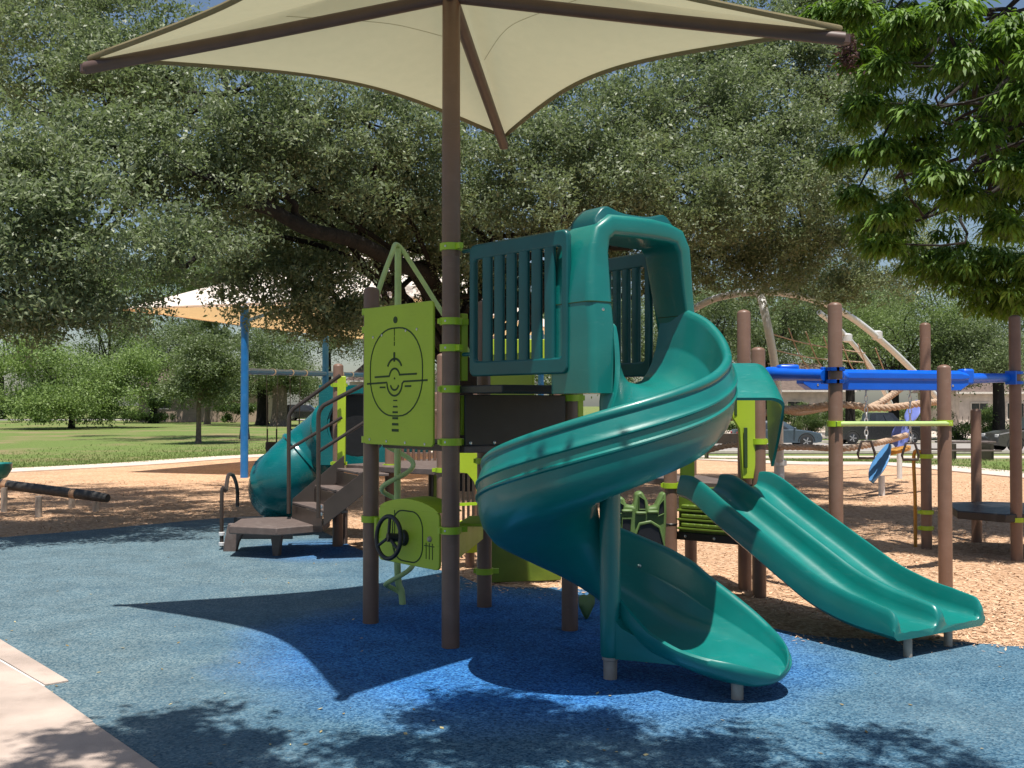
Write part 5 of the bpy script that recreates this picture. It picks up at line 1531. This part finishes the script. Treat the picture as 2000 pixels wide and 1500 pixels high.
car('pickup_truck', 'black pickup truck parked across the street behind the brown posts', (at(1712, 850, 62.5).x, 62.5, zs), 0, 5.6, 1.95, 1.85, M['car_black'], 'pickup', 1.1)
car('parked_sedan', 'dark grey blue sedan on the street seen right of the teal hood', (at(1515, 850, 57).x, 57, zs), 0.0, 4.6, 1.8, 1.45, M['car_blue'], 'sedan', .95)
car('dark_car', 'dark car in shade far behind the stair handrails', (at(600, 812, 113).x, 113, .02), 0, 4.8, 1.85, 1.7, M['car_black'], 'suv', 1.0)

# park bench under the spiral slide, far away
def bench(px, py, D, label):
    q = at(px, py, D); q.z = float(hz(q.x, q.y))
    b = thing('park_bench', label, 'bench', q)
    obj('seat', MB().box(q + Vector((0, 0, .48)), (2.0, .45, .06)), M['dark_metal'], b, bevel=.01)
    obj('backrest', MB().box(q + Vector((0, .22, .75)), (2.0, .05, .36)), M['dark_metal'], b, bevel=.01)
    for s in (-.8, .8): obj('leg', MB().box(q + Vector((s, 0, .22)), (.07, .40, .44)), M['dark_metal'], b)
bench(1425, 880, 36.5, 'dark park bench on the grass left of the lime entry panel')
# overhead-style low picnic rail right of the posts
q = at(1885, 855, 40)
tbk = thing('picnic_table', 'low dark picnic table on the grass near the right edge cars', 'table', (q.x, q.y, float(hz(q.x, q.y))))
z0 = float(hz(q.x, q.y))
obj('tabletop', MB().box((q.x, q.y, z0 + .74), (2.0, .8, .07)), M['deck'], tbk, bevel=.01)
for s in (-1, 1):
    obj('bench_seat', MB().box((q.x, q.y + s * .72, z0 + .44), (2.0, .28, .06)), M['deck'], tbk, bevel=.01)
    obj('leg', MB().box((q.x + s * .7, q.y, z0 + .35), (.09, 1.5, .70)), M['dark_metal'], tbk)

# ================================================================ TREES
rng = np.random.default_rng(11)
def tree(name, label, base, trunk_r, fork_z, lobes, n, size, m_leaf, m_bark, seed, cl=.35, per=45, droop=0., aspect=.45, shell=.45, lean=(0, 0), limbs=True, cat='tree', group=None, up=.6, flat=.7, branches=4, bough=.26):
    rg = np.random.default_rng(seed)
    base = Vector(base); t = thing(name, label, cat, base, group)
    mb = MB(); fork = base + Vector((lean[0], lean[1], fork_z))
    pts = cat_rom([base + Vector((0, 0, -.15)), base + Vector((0, 0, fork_z * .15)), base.lerp(fork, .55) + Vector((.08 * trunk_r, 0, 0)), fork], 5)
    k = len(pts)
    mb.tube(pts, [trunk_r * (1.45 - .45 * min(1, i / (k * .3))) * (1 - .25 * i / k) for i in range(k)], 14)
    if limbs:
        for i, l in enumerate(lobes):
            if l[5] < .65 and len(lobes) > 40: continue
            c = Vector(l[:3])
            r0 = trunk_r * min(.26, .09 + .05 * min(l[3], 3))
            P_ = branch(mb, fork - Vector((0, 0, .25 * trunk_r)), c, r0, r0 * .35, sag=.10, wob=.55, seed=seed * 31 + i)
            for j in range(branches):
                d = rg.normal(0, 1, 3); d /= np.linalg.norm(d)
                e = c + Vector((d[0] * l[3], d[1] * l[4], d[2] * l[5])) * .8
                branch(mb, P_[-1 - 2 * j], e, r0 * .33, r0 * .08, wob=.7, seed=seed * 97 + i * 7 + j, n=4)
    obj('trunk', mb, m_bark, t, smooth=60)
    cs, tc = bough_clusters(lobes, max(40, n // per), rg, shell, 9, bough)
    V, tt = leaves(cs, per, cl, size, rg, droop, aspect, up, flat, tc)
    quads_obj('crown', V, m_leaf, t, tt)['kind'] = 'stuff'
    return t
def LB_(px, py, D, rx, ry, rz, w=1): p = at(px, py, D); return (p.x, p.y, p.z, rx, ry, rz, w)

# the great live oak
oak_lobes = [LB_(-130, 330, 13.5, 1.5, 1.3, 1.2), LB_(40, 330, 13.3, 1.1, 1.1, .8), LB_(60, 450, 12.6, 1.0, 1.0, .6), LB_(-80, 520, 12.8, 1.0, 1.0, .6), LB_(170, 400, 12.8, .9, .9, .6), LB_(40, 560, 13.0, .9, .9, .42), LB_(190, 520, 12.9, .95, .9, .5), LB_(150, 600, 13.6, .8, .8, .30, 2), LB_(20, 620, 13.8, .8, .8, .26, 2), LB_(300, 470, 13.0, .8, .9, .5), 
    LB_(170, 280, 14.2, 1.2, 1.2, .9), LB_(330, 330, 14.0, 1.0, 1.1, .8), LB_(450, 290, 14.4, 1.1, 1.2, .8), LB_(400, 430, 13.8, .7, .9, .45), LB_(560, 230, 15.0, 1.2, 1.3, .9), LB_(200, 150, 16.0, 1.4, 1.4, 1.0), LB_(360, 130, 16.0, 1.3, 1.4, 1.0), LB_(60, 130, 16.5, 1.3, 1.4, .9), LB_(170, 20, 18.0, 1.7, 1.6, 1.1), LB_(30, 10, 19, 1.5, 1.5, 1.0),
    LB_(520, 350, 15.5, 1.0, 1.1, .6), LB_(640, 330, 16.2, 1.1, 1.2, .8), LB_(700, 230, 17.0, 1.5, 1.5, 1.1), LB_(560, 470, 17.5, 1.1, 1.2, .42), LB_(680, 460, 18.5, 1.3, 1.3, .7), LB_(620, 545, 17.0, .8, 1.0, .34, 1.6), LB_(690, 600, 17.5, .6, .8, .42, 2), LB_(520, 520, 16.5, .6, .7, .30, 1.6), LB_(570, 590, 16.5, .7, .6, .22, 1.0), LB_(500, 555, 16.2, .55, .5, .16, .8), LB_(440, 555, 15.8, .35, .4, .10, .7), LB_(275, 608, 15, .5, .4, .12, 1), LB_(650, 625, 17.0, .7, .6, .22, 1.8), LB_(600, 610, 17.0, .5, .6, .26, 1.4),
    LB_(800, 320, 18.0, 1.5, 1.5, 1.2), LB_(800, 450, 19.5, 1.5, 1.4, .9), LB_(920, 520, 20.5, 1.6, 1.5, .9), LB_(950, 400, 18.0, 1.3, 1.3, 1.0), LB_(1020, 300, 17.8, 1.4, 1.4, 1.0), LB_(1000, 170, 20, 1.9, 1.8, 1.3),
    LB_(1100, 400, 16.8, 1.2, 1.2, .75), LB_(1150, 290, 17.5, 1.3, 1.3, .9), LB_(1280, 370, 16.8, 1.2, 1.2, .8), LB_(1260, 240, 18.5, 1.5, 1.5, 1.0), LB_(1400, 330, 17.2, 1.3, 1.3, .9), LB_(1390, 430, 17.0, 1.1, 1.2, .6), LB_(1520, 380, 17.6, 1.2, 1.2, .8), LB_(1400, 210, 19.0, 1.5, 1.5, 1.0), LB_(1530, 250, 18.8, 1.4, 1.5, 1.0), LB_(1620, 350, 18.6, 1.2, 1.4, .9), LB_(1600, 470, 18.5, 1.2, 1.2, .5), LB_(1450, 510, 19.5, 1.6, 1.5, .7), LB_(1300, 500, 20, 1.7, 1.6, .7), LB_(1560, 130, 21, 1.6, 1.6, 1.1), LB_(1680, 160, 21, 1.5, 1.6, 1.2), LB_(1420, 100, 22, 1.7, 1.7, 1.2), LB_(1600, 10, 22.5, 1.6, 1.6, 1.0), LB_(1640, 560, 21, 1.5, 1.5, .5), LB_(1700, 450, 21, 1.5, 1.5, .8),
    LB_(320, 210, 18.5, 2.2, 1.6, 1.2, .7), LB_(620, 400, 21, 2.4, 1.6, 1.2, .7), LB_(880, 420, 22.5, 2.6, 1.6, 1.7, .7), LB_(1200, 420, 22.5, 2.6, 1.6, 1.5, .7), LB_(1500, 400, 22.5, 2.4, 1.6, 1.4, .7), LB_(60, 430, 15.5, 1.6, 1.2, 1.0, .7)]
oak_base = Vector((-.75, 21.5, 0))
oak = tree('live_oak', 'huge spreading live oak with dark limbs filling the view behind the play tower', oak_base, .48, 2.7, oak_lobes, 560000, .076, M['oak_leaf'], M['bark'], 21, cl=.10, per=34, shell=.5, up=.9, bough=.20, branches=2, lean=(-.4, -.6))
# its long low limb reaching left
lm = MB()
P_ = cat_rom([oak_base + Vector((-.3, -.4, 2.2)), at(850, 560, 19.6), at(775, 515, 17.8), at(690, 470, 16.4), at(600, 447, 15.4), at(530, 410, 14.8), at(480, 395, 14.4), at(430, 355, 14.0), at(340, 330, 13.9)], 6)
k = len(P_)
lm.tube(P_, [.17 - .115 * (i / (k - 1)) ** .8 for i in range(k)], 12)
branch(lm, P_[int(k * .5)], at(560, 380, 15.0), .10, .03, wob=.5, seed=3)
branch(lm, P_[int(k * .62)], at(500, 330, 14.6), .08, .02, wob=.5, seed=4)
obj('limb', lm, M['bark'], oak, smooth=60)

# bright tree hanging in from the upper right
def PC(px, py, D, r): return LB_(px, py, D, r * .95, r * 1.2, r * .95)
front_ = [PC(*q) for q in ((1600, 25, 12.4, .20), (1668, 20, 12.0, .26), (1760, 50, 11.6, .26), (1860, 20, 11.2, .30), (1960, 70, 11.0, .34), (1735, 130, 11.8, .22), (1690, 200, 12.2, .20), (1790, 215, 11.6, .20), (1870, 120, 11.2, .26), (1995, 190, 10.8, .30), (1640, 300, 12.6, .15), (1715, 290, 12.0, .24), (1905, 255, 11.2, .22), (1835, 345, 11.4, .28), (1880, 380, 11.4, .20), (1985, 320, 10.9, .28), (1670, 380, 12.4, .18), (1740, 415, 12.0, .20), (1800, 300, 12.0, .16), (1725, 475, 12.6, .18), (1960, 440, 11.6, .22), (2080, 120, 10.6, .5), (2080, 320, 10.8, .5), (1680, 105, 12.4, .16))]
back_ = [LB_(1960, 150, 14.6, 1.2, .6, .9), LB_(1800, 90, 15.2, .8, .6, .7), LB_(1800, 270, 15.0, .65, .6, .6), LB_(1950, 370, 14.6, 1.0, .7, .7), LB_(1760, 400, 15.2, .40, .6, .36), LB_(1900, 520, 14.4, .75, .8, .40), LB_(2040, 540, 13.8, .9, .9, .5), LB_(1960, 585, 14.6, .6, .7, .2), LB_(1700, 200, 15.6, .45, .5, .5), LB_(1720, 440, 15.4, .4, .6, .4), LB_(1830, 500, 15, .6, .6, .45), LB_(1990, 250, 14.2, .9, .7, .9), LB_(1720, 60, 15.4, .6, .6, .5)]
shade_roof_ = [(5.0, 12.6, 8.6, 1.3, 1.0, .4), (6.6, 12.4, 8.8, 1.5, 1.2, .4), (8.0, 12.6, 8.8, 1.4, 1.2, .4), (6.0, 13.8, 9.0, 1.6, .9, .4), (7.6, 13.9, 9.0, 1.6, .9, .4), (4.6, 13.6, 8.8, .9, .8, .4), (9.0, 13.4, 8.0, 1.2, 1.2, .9), (6.4, 14.9, 8.9, 1.6, .8, .4)]  # upper crown out of view, added to shade the back sprays
bt = tree('bright_tree', 'bright green broadleaf tree with drooping leaves hanging in at the upper right', (8.6, 14.6, 0), .32, 3.2, shade_roof_, 30000, .14, M['pecan_leaf'], M['bark'], 33, cl=.16, per=30, shell=.6, up=.8, bough=.2, branches=2)
rs = np.random.default_rng(34)
cs = []
for l in front_:
    n_ = int(10 + 60 * l[3]); d = rs.normal(0, 1, (n_, 3)); d /= np.linalg.norm(d, axis=1)[:, None]; d[:, 2] = np.abs(d[:, 2]) * 1.1 - .35
    cs.append(np.array(l[:3]) + d * np.array(l[3:6]) * rs.uniform(.35, 1.05, n_)[:, None])
cs = np.concatenate(cs)
cb, _ = lobe_clusters(back_, 1250, rs, .55)
V1, t1 = sprays(cs, 34, .140, rs); V2, t2 = sprays(cb, 30, .135, rs)
quads_obj('leaf_sprays', np.concatenate([V1, V2]), M['pecan_leaf'], bt, np.concatenate([t1, t2]))['kind'] = 'stuff'
tw = MB()
for i, l in enumerate(front_): branch(tw, (7.6, 13.9, l[2] + 1.2), l[:3], .045, .010, sag=-.03, wob=.8, seed=900 + i, n=6)
obj('boughs', tw, M['bark'], bt, smooth=60)
V, tt = leaves(np.array([tuple(at(1655 + 6 * math.sin(k * 2), 72 + 7 * k, 11.4)) for k in range(8)]), 60, .055, .05, rng, .3)
quads_obj('dry_seed_cluster', V, M['dry_seed'], bt, tt)['kind'] = 'stuff'
# dry seed clusters at the canopy tip
# background trees at the left
def rnd_lobes(c, rx, ry, rz, n, seed):
    rg = random.Random(seed); out = []
    for i in range(n):
        a = rg.uniform(0, 2 * PI); r = rg.uniform(.25, .92); z = rg.uniform(-.75, .85)
        out.append((c[0] + rx * r * math.cos(a), c[1] + ry * r * math.sin(a), c[2] + rz * z * .8, rx * rg.uniform(.22, .5), ry * rg.uniform(.25, .5), rz * rg.uniform(.2, .42), 1))
    return out
def bgtree(px, base_py, D, w_px, top_py, bot_py, label, m, seed, n=21888, size=.22, trunk=.3, bark='bark', name='park_tree', group=None, nl=11, dz=0):
    g = at(px, 800, D); zb = float(hz(g.x, D)) + dz; k = D / FPX
    zt, z0 = at(px, top_py, D).z, at(px, bot_py, D).z
    rx = w_px * k / 2; rz = (zt - z0) / 2; c = (g.x, D, (zt + z0) / 2)
    lobes = rnd_lobes(c, rx, min(rx, 5), rz, nl, seed)
    return tree(name, label, (g.x, D, zb), trunk, max(.4, z0 - zb + rz * .4), lobes, n, size, M[m], M[bark], seed, cl=max(.2, rx * .08), per=40, shell=.45, group=group, bough=rx * .12)
bgtree(140, 832, 76, 265, 650, 838, 'light green bushy tree standing on the lawn at the far left', 'bush_leaf', 41, n=52000, size=.20, trunk=.25, name='bushy_tree', nl=30)
bgtree(388, 865, 47, 190, 640, 812, 'small dark green tree with a thin trunk on the lawn left of the blue post', 'bg_leaf', 42, n=30096, size=.13, trunk=.13, bark='bark_light', name='young_tree', nl=14)
bgtree(512, 828, 88, 230, 640, 790, 'leaning dark trunked tree just right of the blue swing post', 'bg_leaf', 43, n=27360, size=.19, trunk=.55, nl=14)
bgtree(545, 830, 84, 170, 660, 775, 'thick trunked tree behind the hanging bucket swing', 'bg_leaf', 44, n=19152, size=.19, trunk=.7, bark='bark_light', nl=10)
bgtree(300, 815, 98, 230, 600, 745, 'grey green tree above the low tan house', 'bg_leaf', 45, n=24624, size=.21, trunk=.4, nl=12)
bgtree(405, 812, 92, 110, 590, 760, 'slim tree close behind the small dark green tree', 'bg_leaf', 46, n=12312, size=.20, trunk=.25, bark='bark_light', nl=8)
bgtree(0, 815, 120, 300, 480, 800, 'tall grey green tree beyond the far left corner of the lawn', 'bg_leaf', 47, n=32832, size=.25, trunk=.5, nl=14)
bgtree(210, 812, 128, 260, 470, 770, 'tall pale tree beyond the bushy light green tree', 'light_leaf', 48, n=27360, size=.25, trunk=.5, nl=14)
bgtree(430, 815, 125, 300, 470, 740, 'tall tree beyond the peak of the cream swing canopy', 'light_leaf', 49, n=32832, size=.25, trunk=.5, nl=14)
bgtree(640, 815, 130, 320, 480, 740, 'tall dark tree behind the stair handrails', 'bg_leaf', 50, n=32832, size=.25, trunk=.5, nl=14)
bgtree(860, 815, 120, 340, 480, 770, 'tall dark tree directly behind the play tower', 'bg_leaf', 51, n=30096, size=.25, trunk=.5, nl=14)
# background trees across the street
bgtree(1120, 845, 84, 320, 470, 760, 'tall tree behind the slotted barrier across the street', 'bg_leaf', 52, n=27360, size=.20, trunk=.45, nl=14)
bgtree(1400, 845, 72, 300, 520, 745, 'sunlit tree behind the silver pipe dome', 'bg_leaf', 53, n=32832, size=.17, trunk=.4, nl=16)
bgtree(1745, 848, 70, 330, 560, 775, 'broad tree above the blue overhead track', 'light_leaf', 54, n=35568, size=.17, trunk=.4, nl=16)
bgtree(1950, 848, 66, 280, 600, 775, 'dark tree with a forked trunk beside the charcoal car', 'bg_leaf', 55, n=30096, size=.16, trunk=.42, nl=14)
bgtree(1600, 848, 100, 360, 420, 760, 'tall tree rising behind the pale stone house', 'bg_leaf', 56, n=35568, size=.22, trunk=.5, nl=16)
bgtree(1850, 848, 104, 380, 400, 760, 'tall tree behind the right end of the overhead track', 'bg_leaf', 57, n=35568, size=.22, trunk=.5, nl=16)
bgtree(2080, 850, 100, 320, 420, 780, 'tall tree cut off by the right edge behind the corner house', 'bg_leaf', 58, n=21888, size=.22, trunk=.5, nl=12)
lb2 = [LB_(px_, py_, D_, rx_, 2.6, .9) for px_, py_, D_, rx_ in ((250, 540, 50, 2.0), (330, 520, 52, 2.2), (420, 530, 54, 2.0), (470, 500, 50, 2.0), (380, 450, 54, 2.6), (160, 560, 56, 1.8), (520, 560, 52, 1.6))]
tree('shade_tree', 'tall spreading tree whose trunk stands behind the left blue canopy post', (at(478, 800, 53).x, 53, 0), .22, 5.5, lb2, 26000, .16, M['bg_leaf'], M['bark'], 81, cl=.3, per=40, bough=.4)
bgtree(1290, 846, 80, 260, 560, 800, 'dense tree behind the moss green panel far across the street', 'bg_leaf', 91, n=22000, size=.2, trunk=.4, nl=14)
bgtree(1500, 846, 74, 230, 540, 752, 'dark leafy tree between the silver dome and the blue track', 'bg_leaf', 92, n=22000, size=.18, trunk=.4, nl=14)
bgtree(1660, 846, 78, 240, 560, 760, 'dark leafy tree behind the tallest right post', 'bg_leaf', 93, n=22000, size=.18, trunk=.4, nl=14)
bgtree(1080, 846, 70, 260, 560, 815, 'leafy tree seen between the tower posts', 'bg_leaf', 94, n=18000, size=.18, trunk=.35, nl=14)
def shrub(px, D, w, h, label, seed, m='shrub_leaf', n=5472, size=.13):
    g = at(px, 800, D); z = float(hz(g.x, D)); rg = np.random.default_rng(seed)
    t = thing('shrub', label, 'shrub', (g.x, D, z))
    lob = rnd_lobes((g.x, D, z + h * .5), w / 2, .9, h * .55, 7, seed)
    cs, _ = lobe_clusters(lob, n // 30, rg, .45); cs[:, 2] = np.maximum(cs[:, 2], z + .05)
    V, tt = leaves(cs, 30, .16, size, rg); quads_obj('crown', V, M[m], t, tt)['kind'] = 'stuff'
    mb = MB()
    for k in range(5): branch(mb, (g.x + (k - 2) * .08, D, z - .05), (g.x + (k - 2) * w * .12, D, z + h * .7), .035, .012, seed=seed + k, n=4)
    obj('stems', mb, M['bark'], t)
shrub(1880, 66, 3.2, 2.3, 'rounded green shrub left of the forked tree by the charcoal car', 71)
shrub(1590, 86, 5.0, 1.6, 'low green shrub bed in front of the pale stone house', 72)
shrub(1540, 85, 2.4, 2.2, 'pale shrub right of the teal slide hood', 73, m='light_leaf')
shrub(1440, 80, 6.0, 2.0, 'green shrub mass behind the park bench', 79)
shrub(1790, 84, 5.0, 2.4, 'green shrub between the two pale houses', 80)
shrub(1640, 88, 4.0, 2.8, 'tall green shrub right of the stone house door', 82)
shrub(1575, 89, 2.6, 2.6, 'narrow green shrub left of the stone house door', 83)
shrub(1925, 84, 4.2, 2.6, 'green shrub before the corner house wall', 84)
shrub(1985, 67, 3.0, 1.9, 'green shrub at the right edge behind the charcoal car', 74)
shrub(1680, 86, 4.0, 2.0, 'green shrub behind the black pickup truck', 75)
shrub(250, 97, 7.0, 2.2, 'grey green shrub before the tan house wall beside the bushy tree', 77, size=.2)
shrub(455, 99, 5.0, 1.8, 'low shrub before the tan house wall left of the blue post', 78, size=.2)
shrub(30, 100, 8.0, 2.4, 'low dark shrub row at the far left of the lawn', 76, size=.3)

# tree whose limbs overhang the camera and throw the dappled shade on the blue ground
def shade_lobe(px, py, wpx, hpx, z, w=1.0, drop=10):
    """a leafy spray at height z, up-sun of the patch of ground where the photograph shows its shadow"""
    g = gnd(px, py + drop); p = g + SUN * (z / SUN.z)
    return (p.x, p.y, z, wpx / FPX * g.y, hpx * g.y ** 2 / (HC * FPX), .22, w)
sh = [shade_lobe(*q) for q in ((330, 1405, 75, 16, 5.6), (470, 1400, 42, 12, 5.4), (320, 1450, 110, 30, 5.7, 1.3), (480, 1440, 60, 18, 5.3), (430, 1490, 170, 26, 5.6, 1.3), (850, 1395, 70, 22, 5.5), (960, 1375, 90, 16, 5.8), (1050, 1405, 130, 20, 5.4, 1.3), (1220, 1405, 130, 17, 5.7, 1.2), (1400, 1438, 90, 15, 5.3), (950, 1440, 170, 26, 5.6, 1.3), (1200, 1470, 240, 28, 5.5, 1.4), (1480, 1440, 45, 10, 5.6), (1720, 1440, 60, 9, 5.4), (1800, 1462, 50, 10, 5.6), (1930, 1492, 80, 14, 5.5), (720, 1470, 90, 18, 5.6), (150, 1450, 80, 18, 5.7), (40, 1490, 90, 22, 5.5), (640, 1510, 150, 24, 5.4, 1.2), (1000, 1530, 360, 30, 5.6, 1.4), (1500, 1520, 220, 24, 5.5, 1.2), (250, 1560, 250, 30, 5.5))]
sh += [(.6, 1.2, 6.4, 2.4, .7, .6, .12), (-2.6, 1.0, 6.2, 1.6, .7, .6, .12), (2.8, 1.0, 6.3, 1.8, .6, .6, .12), (0, -1.5, 7.5, 3.0, 1.6, 1.0, .1)]
tree('overhanging_oak', 'oak overhanging the foreground whose dappled shade falls on the blue ground', (1.2, -4.2, 0), .40, 4.6, sh, 19000, .090, M['oak_leaf'], M['bark'], 61, cl=.09, per=26, shell=.55, up=1.2, flat=.5, branches=2, bough=.09)
